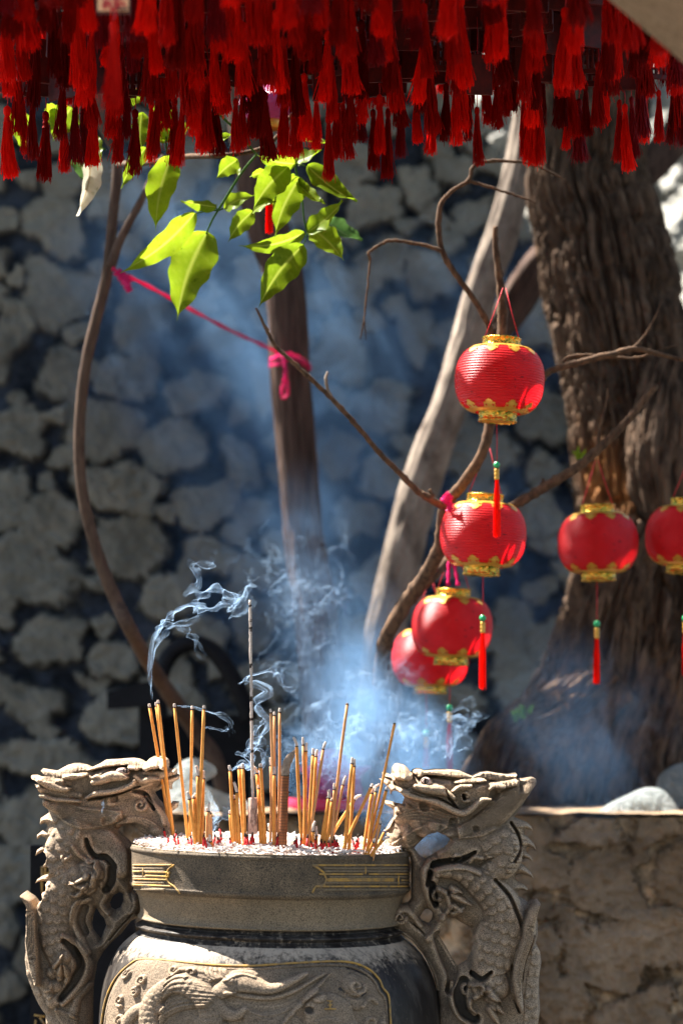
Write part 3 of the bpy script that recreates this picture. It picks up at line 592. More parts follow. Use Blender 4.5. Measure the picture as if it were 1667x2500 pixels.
# ================================================================ HANGING PLAQUES WITH TASSELS
def tassel_mesh(seed, n=95):
    rr = random.Random(seed); b = MB()
    b.lathe([(.0008, .002), (.0035, 0), (.0042, -.003), (.0040, -.007), (.0026, -.010), (.0034, -.0115), (.0036, -.013), (.0028, -.0145), (.0045, -.018)], (0, 0, 0), 10)
    L = .082; lean = rr.uniform(-.004, .004)
    for i in range(n):
        a = rr.uniform(0, 2*PI); rho = math.sqrt(rr.random()); r1 = .0030*rho; r2 = .0070*rho; r3 = .0088*rho*rr.uniform(.8, 1.25); l = L*(rr.uniform(.90, 1.0) if rr.random() < .9 else rr.uniform(.6, 1.07))
        w = rr.uniform(-.0016, .0016); ca, sa = math.cos(a), math.sin(a)
        pts = [(r1*ca, r1*sa, -.012), (r2*.62*ca, r2*.62*sa, -.026), (r2*ca+w+lean*.3, r2*sa, -.05), (r3*ca-w+lean, r3*sa+w, -l)]
        if rr.random() < .3: pts[-1] = (pts[-1][0]+rr.uniform(-.006, .006), pts[-1][1]+rr.uniform(-.004, .004), -l)
        b.tube(pts, [.00062, .00062, .00058, .00045], 3, False)
    return b
protos = []
def lattice_plaque(seed, rt, kind):
    b = MB(); w, h, t = .050, .056, .004; z0 = .018
    if kind == 0: b.box((0, 0, z0+h/2), w, t, h)
    else:       # frame with pierced rows
        b.box((0, 0, z0+.004), w, t, .008); b.box((0, 0, z0+h-.004), w, t, .008)
        for i in range(6): b.box((-w/2+.0035+i*(w-.007)/5, 0, z0+h/2), .0045, t, h-.016)
        for j in range(3): b.box((0, .0022, z0+.017+j*.014), w-.004, t-.001, .004)
    o = b.build('plaque', M['redwood'], rt, False); bv = o.modifiers.new('bevel', 'BEVEL'); bv.width = .0006; return o
for s in range(7):
    rt = thing('wish_plaque', (0, -5-s, 0), None, None); rt.location = (0, 0, 0)
    lattice_plaque(s, rt, s % 3)
    tm = tassel_mesh(s, 95).build('tassel', M['tassel_dark'] if s in (5,) else M['tassel'], rt, True)
    b = MB(); b.tube([(0, 0, .020), (.0007, 0, .009), (0, 0, 0)], .0006, 4); 
    for k in range(3): b.tube([(.0004*k, 0, .004), (.004-.003*k, 0, -.012), (.006-.006*k, .003, -.03-.006*k)], .00035, 3, False)
    b.build('cord', M['cord'], rt); b = MB(); b.tube([(0, 0, .072), (.001, 0, .09), (0, 0, .125)], .0006, 4); b.build('hanger', M['cord'], rt)
    protos.append(rt)
used = [False]*7
def put_plaque(x, ytip, d, scale, seed, label, group, rz=None):
    rr = random.Random(seed); s = rr.choice([0, 1, 2, 3, 4, 6, 0, 1, 3, 5])
    o = protos[s] if not used[s] else copy_tree(protos[s]); used[s] = True
    p = P(x, ytip, d); o.location = (p.x, d, p.z+.081*scale); o.scale = (scale*rr.uniform(.78, 1.15), scale, scale*rr.uniform(.94, 1.06))
    o.rotation_euler = (rr.uniform(-.06, .06), rr.uniform(-.05, .05), rr.uniform(-.5, .5) if rz is None else rz)
    tag(o, label, 'wish plaque', group); return o
T3 = [(35,540,820,45),(105,520,700,40),(150,500,740,60),(210,560,840,50),(290,570,780,45),(345,500,755,62),(378,495,762,62),(430,550,765,60),(505,400,640,50),(545,560,755,60),(575,430,645,45),(617,560,785,40),(690,520,740,50),(720,480,690,40),(795,500,745,65),(835,505,750,60),(860,400,590,40),(920,430,710,70),(950,400,690,50),(980,480,710,50),(1030,330,515,50),(1075,520,700,60),(1105,470,670,60),(1150,490,640,50),(1205,480,745,60),(1300,470,715,70),(1345,460,722,70),(1385,400,630,40),(1440,500,680,80),(1495,590,820,55),(1540,520,725,70)]
T4 = [(10,500,725,50),(45,460,670,60),(100,470,660,50),(150,560,800,65),(180,500,720,50),(220,530,835,50),(280,500,720,60),(350,480,655,60),(425,500,725,70),(485,450,650,60),(525,440,648,60),(590,470,655,40),(625,560,750,40),(665,350,570,60),(712,400,600,35),(760,340,530,35),(835,480,720,50),(880,500,755,60),(912,505,745,55),(925,400,590,35),(1020,380,590,60),(1045,520,680,50),(1090,510,755,35),(1120,460,630,45),(1200,400,575,60),(1275,520,740,65),(1300,540,785,65),(1330,500,720,55),(1385,420,650,60),(1455,480,665,55),(1520,440,670,60),(1560,430,660,60)]
low = sorted([(x*.5357, a*.5357, b_*.5357, w_*.5357) for x, a, b_, w_ in T3] + [(830+x*.5338, a*.5338, b_*.5338, w_*.5338) for x, a, b_, w_ in T4])
ORD = ['first','second','third','fourth','fifth','sixth','seventh','eighth','ninth','tenth','eleventh','twelfth','thirteenth','fourteenth','fifteenth','sixteenth','seventeenth','eighteenth','nineteenth','twentieth']
def ordn(i):
    return ORD[i] if i < 20 else ['twenty','thirty','forty','fifty','sixty'][(i+1)//10-2]+('-'+ORD[(i+1) % 10-1] if (i+1) % 10 else '')
tens = {20:'twentieth',30:'thirtieth',40:'fortieth',50:'fiftieth',60:'sixtieth'}
def ordn2(i): return tens[i+1] if i+1 in tens else ordn(i)
for i, (x, a, b_, w_) in enumerate(low):
    L = (b_-a); d = 3.04+.05*math.sin(i*2.3)
    sz = 'long' if b_ > 400 else ('short' if b_ < 335 else 'mid length')
    put_plaque(x, b_, d, min(1.15, max(.72, .30+.0055*L)) if L < 170 else 1.15, i,
        'red plaque with %s tassel, %s from the left in the lowest fringe' % (sz, ordn2(i)), 'red tasselled wish plaques under the rack', None)
n_up = 0; g2 = 'red tasselled wish plaques under the rack'
rows = [(2.98, 310), (2.90, 262), (2.80, 222), (2.70, 182), (2.60, 142), (2.50, 96), (2.42, 48), (2.34, 2)]
for ri, (d, yt) in enumerate(rows):
    half = 860; step = .042*F/d; x = CX-half-step*.5*(ri % 2); k = 0
    while x < CX+half:
        rr = random.Random(ri*100+k); xx = x+rr.uniform(-.2, .2)*step; yy = yt+rr.uniform(-42, 34)
        if not (xx > 1480+yy*1.2+60 and d < 2.5) and not (d < 2.45 and 215 < xx < 345):
            put_plaque(xx, yy, d+rr.uniform(-.03, .03), rr.uniform(.95, 1.3), 500+ri*40+k,
              'red wish plaque with red silk tassel in the dense rows above the lowest fringe', g2); n_up += 1
        x += step; k += 1
for ri, (d, yt) in enumerate([(3.10, 262), (3.14, 215), (3.18, 165)]):
    for k in range(17):
        rr = random.Random(9000+ri*50+k); put_plaque(-20+k*106+(ri % 2)*50+rr.uniform(-14, 14), yt+rr.uniform(-14, 14), d, rr.uniform(1.0, 1.15), 9000+ri*50+k,
            'red wish plaque with red silk tassel in the dense rows above the lowest fringe', g2, rr.uniform(-.2, .2))
# the one plaque that shows its light face
fp = thing('lettered_plaque', P(278, 20, 2.27), 'light orange wooden plaque with red and black brush writing at the top left', 'wish plaque')
c = P(278, -32, 2.27); k = 2.27/F; b = MB(); b.box(c, 84*k, .005, 132*k); b.build('board', M['redwood'], fp, False)
b = MB(); b.box(c+Vector((0, -.0034, 0)), 76*k, .0018, 124*k); b.build('face', M['woodface'], fp, False)
def stroke(bb, x0, y0, x1, y1, wpx, dd, th=.0012, dep=2.27):
    a, q2 = P(x0, y0, dep-dd), P(x1, y1, dep-dd); m_ = (a+q2)/2; L = (q2-a).length; an = math.atan2(q2.z-a.z, q2.x-a.x)
    bb.box(m_, L, th, wpx*dep/F, Matrix.Rotation(-an, 4, 'Y'))
b = MB()
for x0, y0, x1, y1 in [(252,6,266,4),(258,0,256,22),(250,14,266,12),(268,2,270,20),(276,0,296,-2),(286,-6,284,18),(276,10,298,8),(278,18,296,16),(300,4,306,16),(250,-10,270,-12),(262,-22,260,-6),(280,-20,300,-22),(290,-30,288,-12)]: stroke(b, x0, y0, x1, y1, 4, .0052)
b.build('red_writing', M['redink'], fp, False); b = MB()
for x0, y0, x1, y1 in [(288,24,292,18),(292,18,295,26),(297,20,301,26),(301,26,303,18),(305,20,308,25),(308,25,311,19),(311,22,315,20)]: stroke(b, x0, y0, x1, y1, 1.6, .0052)
b.build('black_writing', M['ink'], fp, False)
b = MB(); p = P(278, 40, 2.262); b.tube([P(272, 32, 2.2622), P(275, 20, 2.262), P(281, 20, 2.262), P(284, 32, 2.2622), P(278, 48, 2.262)], .0012, 5); b.build('cord', M['cord'], fp)
tm = tassel_mesh(21).build('tassel', M['tassel'], fp); tm.location = tm.location + Vector((p.x, p.y, p.z-.006)); 
# rack carrying them, and the pavilion's beam at the upper right
rk = thing('plaque_rack', (0, 2.7, 2.42), 'dark red wooden rack overhead from which the rows of tasselled plaques hang', 'rack')
for k, d in enumerate([3.18, 3.11, 3.04, 2.98, 2.90, 2.80, 2.70, 2.60, 2.50, 2.42, 2.34]):
    b = MB(); b.box((0, d, 2.425), 1.4, .012, .016); b.build('rail', M['redwood'], rk, False)
for y_ in (-.66, .66):
    b = MB(); b.box((y_, 2.69, 2.45), .03, .8, .03); b.build('side_beam', M['redwood'], rk, False)
b = MB(); b.box((0, 2.72, 2.48), 1.4, .86, .02); b.build('shade_board', M['redwood'], rk, False)  # unseen board added over the rack to block light from above
bm_ = thing('stone_beam', P(1700, -40, 2.1), 'rough tan stone beam cutting diagonally across the top right corner', 'beam')
b = MB(); dd = 2.1; e1 = P(1380, -130, dd); e2 = P(1860, 320, dd)
dirv = (P(1667, 158, dd)-P(1470, -10, dd)).normalized(); nrm = Vector((dirv.z, 0, -dirv.x)); 
if nrm.x < 0: nrm = -nrm
m0 = P(1567, 75, dd); ctr = m0+nrm*.15+Vector((0, -.08, 0)); an = math.atan2(dirv.z, dirv.x)
b.box(ctr, 1.6, .16, .30, Matrix.Rotation(-an, 4, 'Y')); o = b.build('beam_block', M['concrete'], bm_, False)
o.modifiers.new('bevel', 'BEVEL').width = .006

# ================================================================ RELIEF CARVER: strokes on a sheet, in photograph pixels
def sdist(PX, PY, poly):
    """distance to polygon edge, sign + inside"""
    p = np.array(poly, float); q = np.roll(p, -1, 0); best = np.full(PX.shape, 1e9); ins = np.zeros(PX.shape, bool)
    for (ax, ay), (bx, by) in zip(p, q):
        dx, dy = bx-ax, by-ay; L2 = dx*dx+dy*dy+1e-9; t = np.clip(((PX-ax)*dx+(PY-ay)*dy)/L2, 0, 1)
        best = np.minimum(best, (PX-ax-t*dx)**2+(PY-ay-t*dy)**2)
        c = ((ay > PY) != (by > PY)) & (PX < (bx-ax)*(PY-ay)/(by-ay+1e-12)+ax); ins ^= c
    b = np.sqrt(best); return np.where(ins, b, -b)
class Carve:
    def __init__(s, PX, PY, H): s.X, s.Y, s.H = PX, PY, H; s.dark = np.zeros(PX.shape)
    def dist(s, pts, sm=5):
        c = np.array(crv(pts, sm)) if len(pts) > 2 else np.array([np.array(p, float) for p in pts]); best = np.full(s.X.shape, 1e9); T = np.zeros(s.X.shape); Rr = np.ones(s.X.shape); S = np.zeros(s.X.shape); acc = 0
        pad = c[:, 2].max()*1.6+6
        bb = (s.X > c[:, 0].min()-pad) & (s.X < c[:, 0].max()+pad) & (s.Y > c[:, 1].min()-pad) & (s.Y < c[:, 1].max()+pad)
        x, y = s.X[bb], s.Y[bb]; b_, t_, r_, s_ = best[bb], T[bb], Rr[bb], S[bb]
        for a, b in zip(c, c[1:]):
            dx, dy = b[0]-a[0], b[1]-a[1]; L = math.hypot(dx, dy)+1e-9; t = np.clip(((x-a[0])*dx+(y-a[1])*dy)/L**2, 0, 1)
            ex, ey = x-a[0]-t*dx, y-a[1]-t*dy; d = np.hypot(ex, ey); m = d < b_
            b_[m] = d[m]; t_[m] = acc+t[m]*L; r_[m] = (a[2]+(b[2]-a[2])*t)[m]; s_[m] = (np.sign(dx*ey-dy*ex)*d)[m]; acc += L
        best[bb], T[bb], Rr[bb], S[bb] = b_, t_, r_, s_
        return best, T, Rr, S, acc
    def ridge(s, pts, amp, sh=1.0, lift=0, edge=1.0):         # rounded rope laid on top
        d, T, r, S, L = s.dist(pts); u = np.clip(1-(d/r)**2, 0, 1)
        s.H = np.where(d < r, s.H+lift*sstep(0, .25, u)+amp*u**(.5*sh), s.H)
    def over(s, pts, base, amp, flat=.5):                     # body at its own height (max with what is there)
        d, T, r, S, L = s.dist(pts); u = np.clip(1-(d/r)**2, 0, 1)
        s.H = np.where(d < r, np.maximum(s.H, base*sstep(0, .1, u)+amp*u**flat), s.H); return d, T, r, S, L
    def groove(s, pts, amp):
        d, T, r, S, L = s.dist(pts); s.H = s.H-amp*np.clip(1-d/r, 0, 1)**.8*(d < r)
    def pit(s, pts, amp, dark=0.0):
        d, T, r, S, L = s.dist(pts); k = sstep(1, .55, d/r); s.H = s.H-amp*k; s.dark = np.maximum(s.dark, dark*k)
    def fan(s, A, B, n, r, amp, j=0):                         # strands interpolated between two guides
        for k in range(n):
            t = k/(n-1); s.ridge([tuple(a[i]*(1-t)+b[i]*t for i in range(2))+(r*(1-.5*abs(q/(len(A)-1)-.35)),) for q, (a, b) in enumerate(zip(A, B))], amp)
    def scales(s, pts, size, amp, wmax=.92, flip=1):
        d, T, r, S, L = s.dist(pts); m = d < r*wmax; best = np.zeros(s.X.shape)
        tt = T/size; ss = S/(size*.95)
        for dr in (-1, 0, 1):
            row = np.floor(tt)+dr; off = .5*(row % 2)
            for dc in (0, 1):
                col = np.floor(ss-off)+dc
                cu = (tt-row-.5)*flip; cv = ss-off-col; q = np.sqrt((cu*.92)**2+(cv*1.0)**2)
                hgt = np.where(q < .74, (.35+.65*(cu+.75)/1.5)*np.clip(1-(q/.74)**4, 0, 1)**.5, 0); best = np.maximum(best, hgt)
        s.H = s.H+np.where(m, amp*(best-.45)*sstep(wmax, wmax*.8, d/np.maximum(r, 1e-3)), 0)
    def ball(s, x, y, r, amp, sh=.5):
        d = np.hypot(s.X-x, s.Y-y)/r; s.H = s.H+np.where(d < 1, amp*np.clip(1-d*d, 0, 1)**sh, 0)
    def spiral(s, x, y, r, turns, w, amp, a0=0, dirn=1):
        s.ridge([(x+r*(1-.85*t/12)*math.cos(a0+dirn*t/12*turns*2*PI), y+r*(1-.85*t/12)*math.sin(a0+dirn*t/12*turns*2*PI), w*(1-.4*t/12)) for t in range(13)], amp)

def blur(a, r):
    k = np.ones(2*r+1)/(2*r+1); p = np.pad(a, r, mode='edge'); p = np.apply_along_axis(lambda v: np.convolve(v, k, 'valid'), 0, p); return np.apply_along_axis(lambda v: np.convolve(v, k, 'valid'), 1, p)
def sculpt(outline, holes, step, round_px, hmax, paint):
    """double sided rounded carving: outline polygon (pixels) -> front sheet height field and a mirrored, plainer back"""
    o = np.array(outline); x0, y0 = o.min(0)-4; x1, y1 = o.max(0)+4
    PX, PY = np.meshgrid(np.arange(x0, x1, step), np.arange(y0, y1, step))
    wx = PX; wy = PY
    sd = sdist(wx, wy, outline)
    for h in holes: sd = np.minimum(sd, -sdist(wx, wy, h))
    gy_, gx_ = np.gradient(sd, step); ins = sd > 0
    near = (~ins) & (sd > -step*1.5)
    g = np.hypot(gx_, gy_)+1e-6; PXs = np.where(near, PX-sd*gx_/g, PX); PYs = np.where(near, PY-sd*gy_/g, PY)
    sdc = np.clip(sd, 0, None); u = np.clip(sdc/round_px, 0, 1); base = hmax*np.sqrt(1-(1-u)**2)
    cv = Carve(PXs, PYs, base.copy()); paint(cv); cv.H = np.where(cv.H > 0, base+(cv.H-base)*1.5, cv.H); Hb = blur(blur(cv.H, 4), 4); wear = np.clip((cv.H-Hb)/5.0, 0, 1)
    fade = sstep(0, 5, sdc); H = base*(1-fade)*.6*0 + np.where(ins, cv.H*sstep(-.5, 4.5, sdc)**.5, 0); H = np.maximum(H, 0)
    cell = (ins | near); ny, nx = PX.shape
    cin = (cell[:-1, :-1] & cell[1:, :-1] & cell[:-1, 1:] & cell[1:, 1:]) & (ins[:-1, :-1] | ins[1:, :-1] | ins[:-1, 1:] | ins[1:, 1:])
    return PXs, PYs, H, base, cin, np.stack([cv.dark, wear]), ins
def sculpt_mesh(res, d0, name, mat, parent, k=.000508, backk=.9):
    PX, PY, H, base, cin, dark, ins = res; ny, nx = PX.shape
    X = (PX-CX)/F*d0; Z = CZ+(HY-PY)/F*d0; V1 = np.stack([X, d0-H*k, Z], -1).reshape(-1, 3)
    V2 = np.stack([X, d0+base*k*backk*(ins), Z], -1).reshape(-1, 3)
    i, j = np.nonzero(cin); a = i*nx+j; N = nx*ny
    F1 = np.stack([a, a+nx, a+nx+1, a+1], 1); F2 = np.stack([a, a+1, a+nx+1, a+nx], 1)+N
    V = np.concatenate([V1, V2]); Fc = np.concatenate([F1, F2]); used = np.unique(Fc); mp = np.full(len(V), -1); mp[used] = np.arange(len(used))
    dk = np.concatenate([dark[0].ravel(), dark[0].ravel()*0]); wr = np.concatenate([dark[1].ravel(), dark[1].ravel()*0])
    return mk(name, V[used], mp[Fc], mat, parent, True, None, dict(dark=dk[used], wear=wr[used]))

# ================================================================ INCENSE BURNER
D0 = 3.0; K = D0/F
BC = P(660, 2085, D0); ZR = CZ-(2098-HY)/F*2.83
burner = thing('incense_burner', (BC.x, D0, .78), 'large round carved stone incense burner filled with ash, its belly glaring white in the sun', 'incense burner')
prof = [(337,2088),(341,2094),(340,2100),(338,2108),(338,2176),(341,2182),(340,2190),(334,2196),(330,2200),(322,2214),(318,2232),(316,2250),(318,2262),(322,2268),(322,2272),(312,2275),(308,2280),(312,2284),(322,2288),(328,2293),(322,2298),(316,2302),(322,2310),(336,2322),(352,2338),(369,2360),(384,2388),(398,2424),(408,2465),(415,2520),(416,2580),(408,2660),(388,2740),(350,2810),(300,2860),(290,2880),(300,2900)]
pr = crv(prof, 5); yy = np.array([p[1] for p in pr]); rr_ = np.array([p[0] for p in pr])
def Rof(y): return np.interp(y, yy, rr_)
nth = 420; th = np.arange(nth)*2*PI/nth
ys = np.concatenate([np.linspace(2088, 2320, 150), np.linspace(2322, 2560, 130), np.linspace(2565, 2900, 50)])
TH, YS = np.meshgrid(th, ys); RR = Rof(YS)
def Zof(y): return CZ-(y-HY)/F*(D0-Rof(y)*K)
dz = 0
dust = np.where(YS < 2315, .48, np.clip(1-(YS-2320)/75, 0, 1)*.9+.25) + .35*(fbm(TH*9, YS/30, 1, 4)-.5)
def ring(sel, name, mat, attrs=None):
    Rk = RR[sel]*K; A = np.stack([BC.x+Rk*np.sin(TH[sel]), D0-Rk*np.cos(TH[sel]), Zof(YS[sel])], -1); m_ = MB(); m_.grid(A, True); o = m_.build(name, mat, burner)
    if attrs is not None:
        at = o.data.attributes.new('dust', 'FLOAT', 'POINT'); at.data.foreach_set('value', attrs[sel].ravel().astype(np.float32))
    return o
i1 = int(np.searchsorted(ys, 2196)); i2 = int(np.searchsorted(ys, 2272))
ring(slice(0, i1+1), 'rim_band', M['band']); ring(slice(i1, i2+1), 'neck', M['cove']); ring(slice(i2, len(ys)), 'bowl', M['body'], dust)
b = MB(); b.lathe([(.150, -.012), (.160, .0005), (.1718, .0008), (.1718, 0)], (BC.x, D0, Zof(2088)), 90); b.build('rim_lip', M['cove'], burner)
b = MB(); b.lathe([(0.0005, 0), (.15, 0), (.15, -.1), (.12, -.12), (.0005, -.12)], (BC.x, D0, .80), 60); b.build('foot', M['band'], burner)
ped = thing('pedestal', (BC.x, D0, 0), 'square stone pedestal under the carved incense burner', 'pedestal')
b = MB(); b.box((BC.x, D0, .33), .62, .5, .66); b.box((BC.x, D0, .68), .7, .58, .045); b.build('block', M['concrete'], ped, False)

# thin ribbons laid on the round surface: gold key pattern and panel outline
def on_bowl(x, y, lift=.0012):
    yp = y; dpt = D0-float(Rof(y))*K
    for _ in range(8):
        r = float(Rof(yp))*K+lift; X = (x-CX)/F*dpt-BC.x; s = max(-.9995, min(.9995, X/r)); t = math.asin(s); dpt = .5*dpt+.5*(D0-r*math.cos(t))
        z = CZ-(y-HY)/F*dpt; yp = .5*yp+.5*(HY+(CZ-(z+X*.024))*F/(D0-float(Rof(yp))*K))
    return (BC.x+r*math.sin(t), D0-r*math.cos(t), z)
def gold(pts, wpx, name, mat='goldpaint', lift=.0007, dens=1, parent=None, sm=False):
    out = []
    if sm: pts = [tuple(q) for q in crv(pts, 6)]
    for a, c in zip(pts, pts[1:]):
        n = max(2, int(math.hypot(c[0]-a[0], c[1]-a[1])/6)); out += [(a[0]+(c[0]-a[0])*k/n, a[1]+(c[1]-a[1])*k/n) for k in range(n)]
    out.append(pts[-1]); b = gold.mb; b.tube([on_bowl(x, y, lift) for x, y in out], wpx*K/2, 6)
def yoff(x): # front rim stripes bow downwards towards the middle in the picture; here they are true circles
    return 0
gold.mb = MB()
# right key pattern (x 740..1000), left (325..430)
for seg in [[(763,2112),(998,2112)],[(780,2134),(795,2134),(885,2134)],[(892,2116),(892,2134)],[(900,2134),(998,2134)],[(800,2146),(965,2146)],[(800,2146),(800,2150),(965,2150)],[(972,2138),(972,2160)],[(980,2149),(998,2149)],[(770,2164),(998,2164)],[(770,2164),(762,2180)],[(763,2112),(775,2118),(790,2130),(797,2146),(792,2160),(770,2164)],
            ]: gold(seg, 4.6, 'k')
gold.mb.build('gold_key_pattern', M['goldpaint'], burner); gold.mb = MB()
for seg in [[(325,2112),(420,2112)],[(325,2128),(345,2128)],[(350,2120),(350,2140)],[(356,2129),(415,2130)],[(326,2146),(410,2148)],[(326,2160),(420,2164)],[(356,2138),(412,2140),(412,2130)]]:
    gold(seg, 4.6, 'k')
gold([(425,2112),(412,2122),(407,2138),(412,2154),(425,2164),(432,2172),(440,2182)], 4.2, 'k', sm=True)
gold.mb.build('gold_key_pattern', M['goldpaint'], burner)
b0 = MB(); gold.mb = b0
for y in (2120, 2127, 2141, 2155, 2172):
    gold.mb = MB(); gold([(805 if y in (2141,) else 790, y), (998, y)], 6.5, 'k', lift=-.0002); gold.mb.build('raised_fillet', M['cove'], burner); gold.mb = MB(); gold([(326, y), (404, y)], 6.5, 'k', lift=-.0002); gold.mb.build('raised_fillet', M['cove'], burner)
# carved panel on the belly: rounded cartouche
PO = [(252,2620),(246,2540),(250,2480),(262,2430),(285,2385),(320,2352),(345,2342),(400,2344),(500,2354),(600,2358),(700,2352),(800,2347),(860,2350),(900,2366),(925,2390),(935,2412),(948,2430),(952,2470),(954,2540),(948,2620)]
gold.mb = MB(); gold(PO, 5.5, 'panel_border', lift=.0015, sm=True); gold.mb.build('panel_border', M['goldpaint'], burner)
gold.mb = MB(); gold([(x+(9 if x < 500 else -9 if x > 700 else 0), y+9) for x, y in PO], 7, 'p', lift=.001, sm=True); gold.mb.build('panel_moulding', M['carved'], burner)
# panel sheet in (theta, y)
tA = math.asin(-398/404.); 
nT, nY = 520, 210
TT, YY = np.meshgrid(np.linspace(-1.42, .90, nT), np.linspace(2325, 2640, nY))
Xb = Rof(YY)*K*np.sin(TT); Db = D0-Rof(YY)*K*np.cos(TT); Zb = Zof(YY)-Xb*.024; PXp = CX+(BC.x+Xb)/Db*F; PYp = HY+(CZ-Zb)/Db*F
UX = 660+330*np.arcsin(np.clip((PXp-660)/Rof(PYp), -.999, .999))+np.clip((PXp-660)/Rof(PYp)+.999, -9, 0)*330                       # unrolled x so detail near the left edge is not squeezed
def ux(x, y=2440): return 660+330*math.asin(max(-.999, min(.999, (x-660)/float(Rof(y)))))
def U(pts): return [(ux(p[0], p[1]),)+tuple(p[1:]) for p in pts]
sdp = sdist(PXp, PYp, [tuple(q) for q in crv([(x+(8 if x < 500 else -8 if x > 700 else 0), y+7) for x, y in PO], 5)]+[(950, 2640), (250, 2640)])
YV = YY.copy(); cp = Carve(UX, PYp, 2.0*np.ones(UX.shape))
cp.H += 3*(fbm(UX/26, PYp/26, 4, 4)-.5)
# dragon of the panel: body coil left, head centre, snout to the upper right
d_ = cp.over(U([(395,2560,26),(372,2500,26),(385,2440,25),(440,2405,24),(500,2430,24),(520,2490,26),(500,2560,28)]), 6, 16); cp.scales(U([(395,2560,26),(372,2500,26),(385,2440,25),(440,2405,24),(500,2430,24),(520,2490,26),(500,2560,28)]), 15, 6)
cp.over(U([(300,2560,20),(318,2500,18),(350,2470,16),(400,2470,14)]), 4, 12)
for x, y, r, t, a0 in [(315,2382,17,1.3,0),(352,2400,15,1.2,2),(300,2450,17,1.2,1),(335,2430,12,1.2,4),(300,2500,15,1.2,3),(430,2372,14,1.2,0),(475,2375,13,1.1,2),(345,2520,13,1.2,1),(420,2540,16,1.3,5),(590,2560,20,1.4,1),(640,2530,15,1.2,3),(690,2570,22,1.3,2)]:
    cp.spiral(ux(x, y), y, r, t, 5, 8, a0)
for k in range(9):      # flame mane sweeping back
    cp.ridge(U([(560-6*k,2400+7*k,6),(510-8*k,2378+11*k,7),(455-6*k,2370+15*k,6),(420-3*k,2392+17*k,2)]), 7)
for k in range(8):
    cp.ridge(U([(600,2462+6*k,5),(650,2476+7*k,6),(720-8*k,2450+12*k,5),(770-14*k,2405+16*k,5),(806-18*k,2370+20*k,2)]), 6)
cp.over(U([(545,2420,20),(580,2400,24),(615,2402,22),(660,2412,14),(710,2392,9),(745,2372,4)]), 10, 15)
cp.ridge(U([(555,2392,6),(575,2378,8),(600,2372,8),(625,2380,6)]), 8); cp.ball(ux(567), 2392, 12, 5); cp.ball(ux(567), 2392, 6, 5)
cp.ridge(U([(560,2425,6),(600,2432,7),(660,2435,7),(710,2420,6),(760,2390,4),(790,2372,3)]), 10); cp.groove(U([(562,2440,6),(610,2448,6),(670,2448,6),(725,2428,5),(780,2388,3)]), 12)
cp.over(U([(530,2440,12),(545,2470,16),(575,2480,14),(600,2465,8)]), 6, 12)
for k in range(5): cp.ridge(U([(520+9*k,2395-3*k,5),(512+9*k,2380-4*k,4),(505+10*k,2368-2*k,2)]), 8)
cp.over(U([(500,2500,20),(545,2520,22),(560,2570,24)]), 3, 12); cp.over(U([(600,2540,40),(680,2510,44),(740,2550,40)]), 1, 14); cp.scales(U([(600,2560,40),(680,2520,44),(740,2560,40)]), 20, 5)
# tiger head on the right
cp.over(U([(800,2470,52),(810,2520,56)]), 6, 20); cp.ball(ux(770,2425), 2425, 18, 12); cp.ball(ux(862,2400), 2400, 30, 12); cp.spiral(ux(862,2400), 2400, 20, 1.2, 6, 8)
cp.ball(ux(865,2440), 2440, 22, 9); cp.groove(U([(830,2410,6),(848,2425,6),(870,2430,5),(890,2418,4)]), 9)
cp.ball(ux(752,2462), 2462, 10, -10); cp.dark = np.maximum(cp.dark, .9*(np.hypot(UX-ux(752,2462), PYp-2462) < 8)); cp.ball(ux(733,2440), 2440, 8, -8)
for k in range(7): cp.ridge(U([(765+4*k,2490+8*k,5),(790+4*k,2480+8*k,5),(820+3*k,2486+8*k,4)]), 4)
cp.ball(ux(775,2512), 2512, 16, 8); cp.ball(ux(850,2505), 2505, 20, 8); cp.spiral(ux(905,2490), 2490, 22, 1.2, 6, 7); cp.ridge(U([(880,2450,6),(900,2430,7),(915,2440,6)]), 7)
for k in range(6): cp.ridge(U([(900-4*k,2520+10*k,6),(920-3*k,2500+12*k,5),(935,2470+12*k,3)]), 6)
cp.H += 1.1*(fbm(UX/5, PYp/5, 4, 3)-.5)
Hp = np.maximum(cp.H, 0)*K*sstep(-1, 8, sdp); Rk = RR_ = Rof(YY)*K+.0008+Hp
V = np.stack([BC.x+Rk*np.sin(TT), D0-Rk*np.cos(TT), Zof(YY)], -1)
inp = sdp > 0; cin = inp[:-1, :-1] & inp[1:, :-1] & inp[:-1, 1:] & inp[1:, 1:]; i, j = np.nonzero(cin); a = i*nT+j
Fc = np.stack([a, a+nT, a+nT+1, a+1], 1); usd = np.unique(Fc); mp = np.full(nT*nY, -1); mp[usd] = np.arange(len(usd))
wr = np.clip((cp.H-blur(blur(cp.H, 4), 4))/5.0, 0, 1); rp = mk('relief_panel', V.reshape(-1, 3)[usd], mp[Fc], M['carved'], burner, True, None, dict(dark=cp.dark.ravel()[usd], wear=wr.ravel()[usd]*.7))
gold.mb = MB()      # the written character on the tiger's brow
for seg in [[(798,2443),(812,2444)],[(800,2453),(811,2453)],[(792,2463),(820,2463)],[(806,2443),(806,2463)]]: gold(seg, 3.2, 'c', lift=.0155)
gold.mb.build('brow_character', M['goldpaint'], rp)

for o_ in [burner]+list(burner.children)+[rp]+list(rp.children):
    if o_.type == 'MESH' and o_.name.split('.')[0] in ('rim_band', 'neck', 'bowl', 'rim_lip', 'relief_panel'):
        n_ = len(o_.data.vertices); a_ = np.zeros(n_*3, np.float32); o_.data.vertices.foreach_get('co', a_); a_ = a_.reshape(-1, 3)
        a_[:, 2] -= (a_[:, 0]-BC.x)*.024; o_.data.vertices.foreach_set('co', a_.ravel()); o_.data.update()
